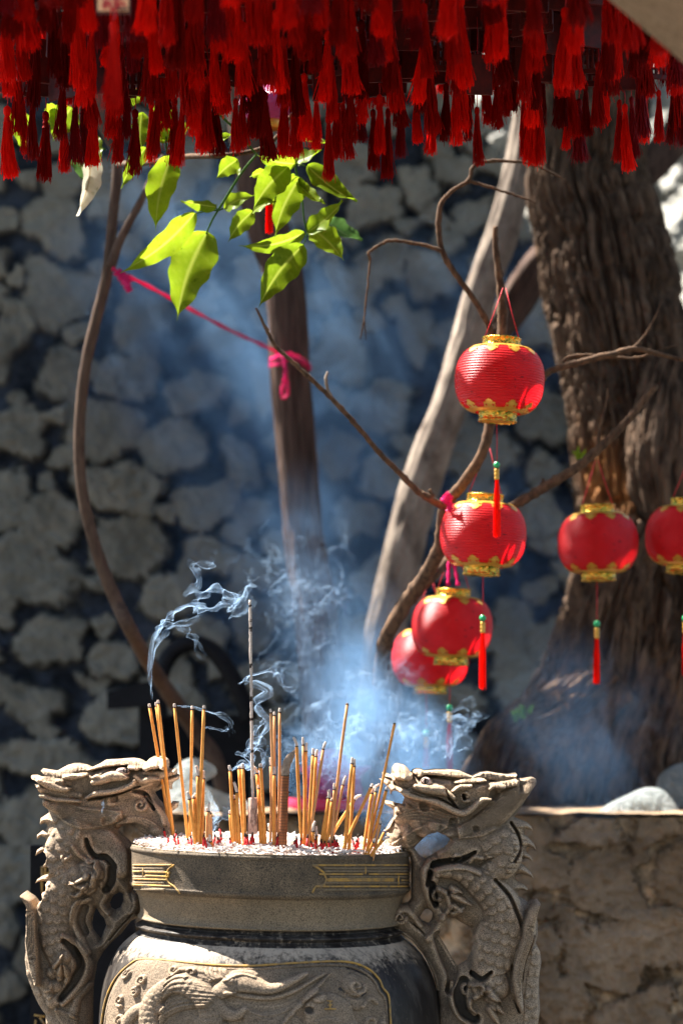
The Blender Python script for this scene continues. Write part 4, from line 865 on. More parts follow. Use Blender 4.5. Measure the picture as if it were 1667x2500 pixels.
# ================================================================ THE TWO STONE DRAGONS (handles)
def A3(*p): return [(920+.2615*q[0], 1840+.2615*q[1])+tuple(v*.2615 for v in q[2:]) for q in p]
def A4(*p): return [(920+.2615*q[0], 2140+.2615*q[1])+tuple(v*.2615 for v in q[2:]) for q in p]
def L1(*p): return [(60+.2551*q[0], 1820+.2551*q[1])+tuple(v*.2551 for v in q[2:]) for q in p]
def L2(*p): return [(60+.2551*q[0], 2100+.2551*q[1])+tuple(v*.2551 for v in q[2:]) for q in p]
outR = A3((15,228),(60,240),(45,170),(90,178),(130,195),(138,130),(160,95),(190,85),(250,100),(290,135),(315,172),(330,145),(365,133),(400,135),(440,150),(540,138),(660,142),(760,150),(880,200),(960,165),(1030,158),(1100,172),(1200,185),(1290,172),(1305,190),(1290,232),(1360,228),(1440,212),(1482,235),(1470,290),(1420,350),(1400,400),(1370,460),(1320,530),(1280,590),(1330,610),(1400,640),(1440,680),(1455,722),(1430,710),(1390,705),(1368,725),(1375,750),(1420,790),(1465,845),(1490,915),(1450,880),(1410,868),(1390,885),(1398,920),(1430,950),(1455,1010),(1410,985),(1370,975),(1342,990),(1345,1020),(1380,1050),(1440,1110),(1465,1172),(1410,1140),(1340,1120),(1295,1130),(1283,1155),(1310,1190),(1370,1220),(1408,1262),(1395,1280),(1340,1272),(1312,1290),(1320,1330),(1400,1377))+ \
       A4((1440,215),(1500,205),(1482,260),(1470,330),(1498,430),(1500,540),(1480,620),(1520,700),(1532,800),(1510,950),(1512,1100),(1522,1250),(1500,1377),(1480,1600),(1400,1900),(560,1900),(560,1377),(575,1200),(560,1050),(520,900),(430,720),(330,600),(230,530),(130,490),(100,430),(110,330),(170,265),(290,235),(318,200))+ \
       A3((318,1200),(318,1010),(300,930),(200,890),(60,885),(60,850),(90,790),(85,740),(110,712),(60,735),(110,650),(150,590),(152,520),(70,465),(65,430),(120,440),(180,458),(235,468),(255,410),(225,370),(180,345),(150,340),(125,385),(115,330),(80,290))
holesR = [A3((345,880),(400,820),(470,750),(550,725),(640,760),(685,800),(640,860),(560,910),(500,950),(450,975),(400,950)),
          A4((490,305),(517,335),(512,390),(482,432),(430,412),(400,375),(425,330),(455,300)),
          A4((665,385),(720,385),(790,430),(870,470),(880,520),(905,590),(880,690),(840,770),(750,830),(700,760),(640,650),(575,545),(600,490),(645,430))]
def hair(cv, guide, n, spread, r, amp):
    """parallel strands along a guide; spread in px on either side"""
    g = np.array([q[:2] for q in crv(guide, 4)]); t = np.gradient(g, axis=0); t /= np.linalg.norm(t, axis=1)[:, None]+1e-9; nn_ = np.stack([-t[:, 1], t[:, 0]], 1)
    for k in range(n):
        o = spread*(2*k/(n-1)-1); w_ = np.sin(np.linspace(.25, PI*.92, len(g)))
        pts = [(p[0]+q[0]*o*ww, p[1]+q[1]*o*ww, r*(.55+.5*ww)) for p, q, ww in zip(g, nn_, w_)][::3]
        if len(pts) > 2: cv.ridge(pts, amp)
def crown_tilt(cv, outl, ylim, reach):
    """the skull and mane slope back towards the top so they face the sky"""
    ins = (sdist(cv.X, cv.Y, outl) > 0) & (cv.Y < ylim); top = np.where(ins.any(0), np.where(ins, cv.Y, 1e9).min(0), 1e9)
    k = 9; tp = np.array([np.median(top[max(0, i-k):i+k+1][top[max(0, i-k):i+k+1] < 1e8]) if (top[max(0, i-k):i+k+1] < 1e8).any() else 1e9 for i in range(len(top))])
    dy = cv.Y-np.minimum(top, tp)[None]; f = np.clip(dy/reach, 0, 1); m = cv.Y < ylim; cv.H = np.where(m, cv.H*(.50+.50*f), cv.H)
def paintR(cv):
    H = cv.H
    # recessed web towards the bowl, its shadow partly painted in as dark colour
    cv.pit(A4((560,540,60),(640,720,90),(700,900,70),(660,1050,40)), 30, .3)
    # neck + body with scales
    nk = A3((700,900,150),(900,870,190),(1080,840,200),(1180,900,170),(1150,1020,150),(1020,1090,120)); cv.over(nk, 40, 40); cv.scales(A3((1020,720,150),(1120,830,200),(1150,960,190),(1060,1090,150),(900,1120,60)), 30, 14)
    bd = A3((560,1090,50),(760,1090,100),(930,1180,150),(1050,1290,170))+A4((1130,250,190),(1170,400,210),(1120,560,230),(1080,720,210),(1040,880,170),(1100,1000,140)); cv.over(bd, 46, 46); cv.scales(bd, 27, 15)
    cv.groove(A3((1080,1160,22),(1200,1290,22))+A4((1270,290,22),(1330,450,22),(1330,600,16)), 26)
    cv.groove(A3((1240,640,18),(1310,760,18),(1320,880,18),(1260,990,16)), 22)
    # crest fin striations
    for a in range(9):
        y = 690+a*52; x = 1330-max(0, a-4)*22; cv.groove(A3((x-70,y-8,8),(x,y,7),(x+60,y+12,3)), 5)
    # foreleg loop
    cv.ridge(A3((480,1000,28),(430,1090,36),(440,1220,40))+A4((450,100,42),(500,240,40),(560,320,44),(600,400,50),(560,500,48),(470,560,40)), 18)
    cv.pit(A3((520,1030,40),(640,990,38),(800,960,34),(900,900,18)), 22, .85); cv.pit(A3((490,1100,30),(470,1200,34))+A4((500,60,45),(520,180,50),(540,250,36)), 24, .85)
    cv.ridge(A3((520,1060,20),(650,1040,26),(800,1040,26),(930,1090,24)), 12)
    cv.ridge(A4((620,120,26),(560,100,26),(520,150,26),(545,205,24),(575,190,18)), 24); cv.ridge(A4((600,110,22),(650,190,26),(660,290,26),(600,370,30)), 18)
    cv.ball(920+.2615*530, 1840+.2615*1150, 12, 14)
    for tri in [((690,90,40),(740,110,26),(780,130,8)),((700,150,44),(780,200,34),(870,245,8)),((700,260,40),(760,290,30),(800,270,8)),((700,330,36),(740,320,24),(780,300,8))]: cv.ridge(A4(*tri), 22, 1.3)
    cv.ridge(A3((690,980,16),(720,930,22),(770,960,20),(740,1000,16)), 12); cv.ridge(A3((850,1000,18),(880,950,22),(960,960,20)), 12)
    # hind claw
    cv.pit(A4((800,960,60),(760,1080,70),(800,1230,70),(900,1300,60)), 26, .8); cv.pit(A4((880,880,34),(960,920,34),(1040,850,20)), 22, .9)
    cv.ridge(A4((690,980,22),(680,1120,26),(740,1260,26),(840,1340,26)), 14)
    cv.ridge(A4((800,1070,20),(790,1010,22),(850,980,22),(960,980,18),(960,1060,16)), 18); cv.ridge(A4((900,1010,40),(930,1060,46),(900,1100,30)), 16)
    cv.ridge(A4((850,1130,26),(850,1200,30),(900,1260,26)), 22)
    for tri in [((1010,1020,40),(1080,1090,30),(1145,1140,6)),((1030,1100,50),(1100,1180,40),(1170,1250,8)),((1040,1200,46),(1080,1280,36),(1120,1340,10))]: cv.ridge(A4(*tri), 22, 1.3)
    # long tail plume
    tl = A4((1480,215,12),(1420,330,50),(1390,450,66),(1380,560,70),(1330,700,66),(1290,850,60),(1275,1000,52),(1300,1120,40),(1330,1230,10)); cv.over(tl, 62, 30); hair(cv, tl, 7, 13, 3.2, 7)
    cv.groove(A4((1440,520,14),(1400,640,14),(1350,800,14),(1335,950,10)), 20)
    cv.scales(A4((1470,700,60),(1450,900,70),(1420,1150,80),(1430,1400,90)), 26, 12); cv.groove(A4((1240,800,14),(1235,950,14),(1270,1120,14),(1310,1240,10)), 22)
    # bridge pieces on the bowl neck
    cv.ridge(A4((130,420,30),(170,320,36),(260,290,36),(330,350,30),(400,440,26)), 16); cv.spiral(920+.2615*210, 2140+.2615*370, 15, 1.3, 5, 9)
    for k in range(9): cv.groove(A4((300+14*k,400+12*k,5),(330+14*k,430+12*k,5),(350+12*k,440+14*k,4)), 6)
    cv.ridge(A4((200,500,16),(320,590,20),(430,740,20),(520,900,18),(560,1050,14)), 10)
    # ---- head
    hd = A3((330,330,90),(520,360,150),(760,380,170),(960,360,150)); cv.over(hd, 52, 22)
    cv.over(A3((250,560,110),(420,640,130),(620,680,120),(820,640,110)), 38, 26)
    cv.pit(A3((200,420,26),(250,470,20)), 20, .5)
    mane = A3((1470,255,20),(1350,330,70),(1200,450,110),(1050,590,120),(850,700,90),(640,740,40)); cv.over(mane, 46, 26); hair(cv, mane, 13, 27, 3.0, 6.5)
    cv.over(A3((880,205,20),(1000,190,44),(1140,205,44),(1300,200,14)), 56, 18); hair(cv, A3((860,215,9),(1000,195,9),(1150,205,9),(1300,205,5)), 7, 10, 2.4, 5)
    cv.over(A3((1060,290,40),(1200,270,44),(1340,250,36),(1470,232,10)), 62, 14); hair(cv, A3((1050,300,9),(1200,275,9),(1350,250,9),(1470,232,5)), 5, 7, 2.6, 5)
    # brow ridge over eye
    cv.over(A3((385,190,26),(440,160,34),(560,160,40),(700,170,44),(850,205,24)), 78, 14); cv.groove(A3((400,225,12),(480,205,12),(600,225,12),(760,240,10),(880,240,8)), 14)
    cv.ball(920+.2615*443, 1840+.2615*255, 16, 14); cv.ball(920+.2615*443, 1840+.2615*255, 8, 5); cv.ball(920+.2615*430, 1840+.2615*262, 3, -6)
    cv.over(A3((350,300,30),(440,320,44),(560,330,48),(620,350,36),(700,400,20)), 80, 14); cv.groove(A3((630,330,14),(660,400,16),(720,480,14)), 18)
    # horn leaf shapes behind the eye
    cv.over(A3((720,260,12),(820,245,26),(960,240,20),(1000,245,6)), 80, 10); cv.over(A3((690,340,12),(760,300,26),(860,290,14)), 82, 12); cv.over(A3((1030,320,14),(1080,290,22),(1160,300,20)), 84, 10)
    cv.pit(A3((790,380,22),(800,410,22)), 18, .4); cv.spiral(920+.2615*815, 1840+.2615*385, 14, 1.1, 5, 9, 1); cv.ball(920+.2615*1080, 1840+.2615*380, 13, -12)
    # lip
    lip = A3((120,300,26),(220,340,30),(330,380,32),(550,445,30),(700,520,30),(780,545,30),(850,515,28),(950,425,24),(1035,415,14)); cv.over(lip, 84, 12)
    cv.groove(A3((300,350,12),(420,390,12),(560,410,12),(680,470,12),(740,500,10)), 16)
    # nose bulbs and snout
    cv.over(A3((60,230,40),(160,250,60),(300,270,60)), 60, 16); cv.over(A3((190,140,50),(230,160,60),(280,200,50)), 74, 26); cv.over(A3((190,190,40),(240,200,44)), 82, 22); cv.over(A3((365,165,32),(400,170,40)), 74, 22)
    for tri in [((50,190,18),(30,230,14),(15,228,4)),((90,260,24),(80,300,18)),((140,310,22),(125,350,14),(122,378,4)),((210,330,20),(205,360,10))]: cv.ridge(A3(*tri), 16, 1.3)
    cv.groove(A3((60,215,10),(130,240,12),(170,290,14)), 16)
    # lower jaw / beard lumps
    for x, y, r, a in [(440,480,14,-12),(700,630,12,-12),(905,690,9,-10),(520,660,14,7),(350,660,16,6),(250,700,16,8),(150,760,18,8),(300,760,18,6)]: cv.ball(920+.2615*x, 1840+.2615*y, r, a)
    for k in range(5): cv.ridge(A3((90+20*k,470-6*k,14),(110+22*k,500+4*k,12),(140+20*k,540,8)), 9)
    cv.ridge(A3((150,600,14),(110,680,16),(95,730,12)), 10); hair(cv, A3((140,850,9),(300,800,9),(480,700,9),(640,660,9)), 6, 16, 3.5, 6); hair(cv, A3((160,600,9),(300,560,9),(460,560,9),(620,600,9),(800,600,9)), 5, 16, 3, 3)
    crown_tilt(cv, outR, 1990, 34); cv.H = cv.H + 2.2*(fbm(cv.X/9, cv.Y/9, 3, 4)-.5)
resR = sculpt(outR, holesR, 1.6, 60, 62, paintR)
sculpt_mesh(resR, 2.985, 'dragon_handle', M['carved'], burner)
b = MB()
for (x, y, r) in ((443, 255, 13.5),):
    c = P(920+.2615*x, 1840+.2615*y, 2.985); c.y -= .050; b.lathe([(.0002, 0), (K*8, .0), (K*12, .003), (K*13, .007)], (0, 0, 0), 22)
    vv = b.v[0].copy(); b.v[0] = np.stack([vv[:, 0]+c.x, c.y+vv[:, 2], c.z+vv[:, 1]*.9], -1)
eb = b.build('dragon_eye', M['eye'], burner)
def iris(x, y, d, r):
    c = P(x, y, d); m_ = MB(); m_.tube([(c.x+r*math.cos(t*PI/8), c.y, c.z+r*.8*math.sin(t*PI/8)) for t in range(17)], .0007, 5); m_.tube([(c.x+r*.1, c.y+.001, c.z-r*.4), (c.x+r*.3, c.y-.0006, c.z), (c.x+r*.1, c.y+.001, c.z+r*.4)], .0014, 6); return m_
iris(1036, 1907, 2.9245, K*8).build('iris', M['char'], eb)
b = MB(); c = P(308, 1882, 3.055); c.y -= .052; b.lathe([(.0002, 0), (K*8, .0), (K*12, .003), (K*13, .007)], (0, 0, 0), 22); vv = b.v[0].copy(); b.v[0] = np.stack([vv[:, 0]*1.3+c.x, c.y+vv[:, 2], c.z+vv[:, 1]*.75], -1)
eb = b.build('dragon_eye', M['eye'], burner); iris(309, 1881, 3.002, K*7).build('iris', M['char'], eb)

outL = L1((75,283),(130,280),(180,300),(215,290),(170,240),(180,215),(240,228),(320,240),(420,185),(480,168),(530,166),(600,180),(655,205),(740,165),(785,135),(910,128),(1000,120),(1050,118),(1120,128),(1170,158),(1200,122),(1240,102),(1280,96),(1350,105),(1385,135),(1390,165),(1385,215),(1460,222),(1465,265),(1492,285),(1480,320),(1430,350),(1415,380),(1420,410),(1400,425),(1380,385),(1320,412),(1280,430),(1250,445),(1290,510),(1340,562),(1380,590),(1420,530),(1482,533),(1470,590),(1430,620),(1385,640),(1400,720),(1440,800),(1475,860),(1482,930),(1440,985),(1200,985),(1060,992),(1025,1015),(1035,1060),(1032,1240))+ \
       L2((1032,290),(1060,310),(1140,350),(1135,430),(1110,500),(1140,530),(1020,580),(930,700),(830,790),(760,870),(700,980),(670,1150),(660,1300),(660,1568),(680,1900),(300,1900),(230,1700),(208,1568),(205,1480),(150,1400),(100,1300),(70,1220),(25,1100),(5,950),(18,850),(50,740),(62,650),(60,500),(70,420),(40,360),(8,305),(30,290),(70,318),(110,345),(150,400),(185,372),(205,340),(195,320),(170,305),(220,290),(235,255),(222,212),(190,198),(150,202),(105,222),(125,185),(180,145),(250,122),(268,95),(262,62),(235,50),(180,75),(172,60))+ \
       L1((185,1150),(225,1105),(240,1065),(225,1025),(180,1015),(105,1055),(125,1000),(190,950),(212,925),(205,885),(165,868),(120,902),(125,855),(175,812),(210,800),(225,765),(200,742),(148,757),(158,695),(240,640),(218,575),(190,510),(175,465),(150,400),(105,385),(102,370),(140,378),(130,345),(88,325))
holesL = [L1((900,800),(950,768),(1000,762),(1060,775),(1120,830),(1180,870),(1195,910),(1160,940),(1100,952),(1050,955),(1000,900),(940,840)),
          L2((820,400),(850,340),(910,305),(945,320),(948,390),(920,450),(870,472),(830,450)),
          L2((650,600),(660,530),(690,450),(730,520),(765,555),(785,620),(760,680),(735,750),(700,710),(660,660))]
def paintL(cv):
    nk = L1((520,860,230),(420,1000,210),(400,1150,200)); cv.over(nk, 40, 34); cv.scales(L1((420,790,200),(330,950,180),(330,1120,150),(480,1230,150)), 27, 11)
    cv.over(L1((640,820,110),(780,900,120),(900,1040,110),(930,1180,90)), 40, 26)
    bd = L2((620,130,150),(480,200,190),(380,330,190),(330,480,190),(320,620,180),(360,800,170),(420,950,150)); cv.over(bd, 48, 36); cv.scales(bd, 24, 12)
    cv.pit(L1((620,890,26),(640,970,30),(700,1050,34),(800,1060,40),(870,1140,44))+L2((860,60,50),(850,180,50),(800,270,44)), 24, .7)
    cv.ridge(L1((500,950,18),(560,1040,22),(640,1090,22),(720,1090,20)), 11); cv.ridge(L1((480,1040,16),(420,1080,20),(400,1040,14)), 10)
    cv.ridge(L2((720,20,26),(740,90,30),(700,160,30),(690,250,34),(640,290,30)), 18); cv.ridge(L1((720,1130,24),(760,1180,26),(760,1240,26)), 20)
    for tri in [((640,130,34),(560,180,24),(470,205,6)),((640,220,36),(560,230,26),(480,180,6)),((620,250,34),(540,320,22),(490,300,6))]: cv.ridge(L2(*tri), 14, 1.3)
    cv.ridge(L2((640,360,30),(540,400,34),(500,520,34),(520,640,34),(580,760,36),(640,860,30)), 12)
    cv.pit(L2((600,440,40),(560,560,46),(600,680,40)), 16, .2)
    # coil lower
    cv.ridge(L2((410,690,24),(520,760,30),(600,860,34),(640,980,36),(600,1120,40),(480,1260,40),(400,1340,34)), 14)
    cv.pit(L2((420,740,34),(520,860,44),(560,980,46),(500,1140,50),(380,1300,40)), 18, .6)
    for tri in [((330,980,26),(380,930,20),(420,860,8)),((370,1100,34),(390,1010,26),(400,960,10)),((440,1130,34),(450,1040,30),(430,960,10))]: cv.ridge(L2(*tri), 16, 1.2)
    for x, y, r in [(300,1050,16),(240,1170,18),(330,1180,16),(260,1250,14),(420,900,18),(300,1330,18)]: cv.ball(60+.2551*x, 2100+.2551*y, r, 11)
    cv.ridge(L2((500,1430,50),(540,1300,40),(640,1180,30)), 10); hair(cv, L2((330,1400,9),(450,1500,9),(600,1540,9)), 5, 14, 4, 5)
    tl = L2((25,300,10),(80,380,36),(110,500,52),(110,650,60),(120,820,66),(140,1000,60),(170,1150,30)); cv.over(tl, 60, 26); hair(cv, tl, 7, 12, 3.2, 7)
    cv.scales(L2((60,1100,70),(130,1300,80),(220,1480,90)), 24, 8)
    cv.ridge(L2((1050,300,20),(1080,420,24),(1040,500,20)), 6); cv.groove(L2((1050,500,12),(940,620,12),(830,750,10)), 14); cv.ridge(L2((1000,560,20),(900,680,20),(780,840,16)), 7)
    cv.ridge(L2((690,100,20),(780,250,26),(800,330,26),(760,420,24),(820,500,20)), 9)
    # head
    cv.over(L1((560,330,150),(800,330,170),(1020,330,120),(1180,300,90)), 50, 22)
    cv.over(L1((600,560,130),(850,600,150),(1100,600,140),(1260,700,120),(1380,860,80)), 38, 26)
    mane = L1((230,540,40),(400,600,90),(560,680,110),(800,680,90),(1000,640,50)); cv.over(mane, 42, 22); hair(cv, mane, 12, 24, 3.2, 6)
    cv.over(L1((200,250,30),(330,270,44),(480,230,56),(640,235,40)), 56, 16); hair(cv, L1((190,240,9),(330,265,9),(500,205,9),(650,225,5)), 7, 12, 2.5, 5)
    cv.over(L1((220,300,26),(340,340,44),(460,350,40)), 62, 12); hair(cv, L1((220,300,9),(340,345,9),(470,370,5)), 5, 8, 2.5, 4.5)
    cv.over(L1((90,295,20),(200,320,40),(300,380,40),(430,410,30),(480,400,8)), 74, 12)
    cv.over(L1((170,400,40),(300,420,60),(440,450,60),(560,470,40)), 56, 14); cv.over(L1((185,470,12),(240,480,20),(320,505,20),(440,515,18),(565,525,12)), 72, 10)
    cv.over(L1((420,290,24),(500,290,30),(620,270,20)), 80, 8)
    cv.over(L1((670,215,20),(800,170,40),(940,145,44),(1060,150,40),(1150,170,26)), 78, 14); cv.groove(L1((680,240,10),(780,210,12),(900,200,12),(1000,205,10)), 12)
    cv.ball(60+.2551*972, 1820+.2551*243, 17, 12); cv.ball(60+.2551*975, 1820+.2551*240, 8, 5); cv.ball(60+.2551*980, 1820+.2551*240, 3, -6)
    cv.over(L1((700,345,30),(780,320,44),(860,290,50),(960,290,46),(1010,300,24)), 78, 16); cv.over(L1((690,300,10),(730,290,20),(770,300,14)), 84, 8)
    cv.over(L1((1040,200,30),(1100,190,44),(1150,190,30)), 74, 16); cv.over(L1((1190,200,40),(1240,170,56),(1330,160,56),(1350,190,40)), 74, 28); cv.over(L1((1180,260,30),(1300,270,40),(1440,250,26)), 66, 10)
    lip = L1((632,488,12),(720,450,26),(850,435,26),(960,410,26),(1050,370,24),(1085,330,16)); cv.over(lip, 86, 10); cv.groove(L1((640,510,12),(760,490,14),(900,460,14),(1040,410,14),(1130,380,10)), 18)
    cv.over(L1((1090,290,24),(1150,330,26),(1230,310,26),(1310,310,16)), 76, 10)
    for tri in [((1400,250,20),(1460,250,16)),((1400,330,24),(1470,300,14)),((1400,370,20),(1405,420,8)),((1330,380,18),(1300,400,10))]: cv.ridge(L1(*tri), 14, 1.3)
    cv.pit(L1((1060,430,20),(1150,450,28),(1210,520,26),(1260,600,20)), 18, .5)
    cv.ridge(L1((1180,480,20),(1260,560,24),(1330,650,24),(1360,740,20)), 12); cv.spiral(60+.2551*1130, 1820+.2551*560, 16, 1.2, 5, 8)
    cv.ridge(L1((1400,570,16),(1440,560,18),(1470,550,10)), 10)
    for x, y, r, a in [(880,500,11,-10),(850,530,14,6),(960,700,12,-8),(820,720,14,-6),(1280,840,18,6),(1380,900,20,6)]: cv.ball(60+.2551*x, 1820+.2551*y, r, a)
    hair(cv, L1((900,760,9),(1080,730,9),(1250,800,9),(1400,900,9)), 6, 16, 3.4, 5)
    crown_tilt(cv, outL, 1975, 28); cv.H = cv.H + 2.2*(fbm(cv.X/9, cv.Y/9, 31, 4)-.5)
resL = sculpt(outL, holesL, 1.6, 56, 60, paintL)
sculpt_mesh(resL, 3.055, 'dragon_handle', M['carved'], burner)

# ================================================================ ASH, CHIPS, INCENSE
ZA = Zof(2088)-.001
gx, gy = np.meshgrid(np.linspace(0, 1, 50), np.arange(120)*2*PI/120, indexing='ij'); r = gx*.168
A = np.stack([BC.x+r*np.sin(gy), D0-r*np.cos(gy), ZA+.0075*(1-gx**3)+.005*(fbm(r*np.sin(gy)*40+9, r*np.cos(gy)*40+9, 0, 4)-.5)*(gx < .98)+.0012-r*np.sin(gy)*.024], -1)
b = MB(); b.grid(A, True); tag(b.build('ash_bed', M['ash']), 'mounded pale incense ash filling the stone burner', 'ash', kind='stuff')
b = MB(); rr = random.Random(11)
for k in range(3300):
    a = rr.uniform(-PI, PI); q = .168*math.sqrt(rr.random()); 
    if math.cos(a) < -.2 and rr.random() < .5: continue
    x, y = BC.x+q*math.sin(a), D0-q*math.cos(a); z = ZA+.003+.0075*(1-(q/.168)**3)+rr.uniform(0, .0045)-(x-BC.x)*.024
    L = rr.uniform(.002, .0085); an = rr.uniform(0, PI); el = rr.uniform(-.5, .5); v = Vector((math.cos(an)*math.cos(el), math.sin(an)*math.cos(el), math.sin(el)))*L
    c = Vector((x, y, z)); rad = rr.uniform(.0007, .0013); b.tube([c-v, c+v*.2+Vector((0, 0, rr.uniform(-.0004, .0004))), c+v], [rad, rad*1.1, rad*.7], 5)
tag(b.build('ash_chips', M['chip'], None, False), 'countless short crumbled stubs of burnt incense strewn over the ash', 'ash chips', kind='stuff')

def s7(x, y): return (320+.2296*x, 1650+.2296*y)
def s8(x, y): return (640+.2296*x, 1650+.2296*y)
def dep(yb):
    d = (CZ-ZA-.006)*F/max(60, (yb-HY)); return max(2.88, min(3.12, d))
def incense(name, tip, base, bend, lab, cat='incense stick', group='incense sticks standing in the ash', w=8.4, mat='stick', red=True, ash=0.0, jit=0):
    d = dep(base[1]); B = P(base[0], base[1], d); T = P(tip[0], tip[1], d+jit); B2 = B-(T-B).normalized()*.012
    rt = thing(name, B, lab, cat, group); b = MB(); r = w/2*K
    if bend: J = P(bend[0], bend[1], d+jit)
    else: J = T-(T-B).normalized()*(ash if ash else .0045)
    n_ = 9; rw = random.Random(int(tip[0]*7)); sag = rw.uniform(-.0012, .0012)
    body = [B2.lerp(J, t/n_)+Vector((sag*math.sin(PI*t/n_), 0, 0)) for t in range(n_+1)]
    b.tube(body, [r*(1+.05*math.sin(t*2.1+tip[0])) for t in range(n_+1)], 10); b.build('stick', M[mat], rt)
    dr = (T-J).normalized() if (T-J).length > 1e-5 else (J-B).normalized()
    dj = (J-B).normalized(); c = MB(); c.tube([J-dj*.0009, J+dj*.0006], r*1.05, 10); c.build('burnt_ring', M['char'], rt)
    a = MB(); L = (T-J).length; ctl = J+dj*L*.5
    pts = [J*(1-t)**2+ctl*2*t*(1-t)+T*t*t for t in [k/7 for k in range(8)]]
    a.tube(pts, [r*(.98-.25*(k/7)**2) for k in range(8)], 9, disp=lambda i, a_, p: 1+.10*math.sin(i*5.1+a_*3)); a.build('ash_tip', M['stickash'], rt)
    return rt
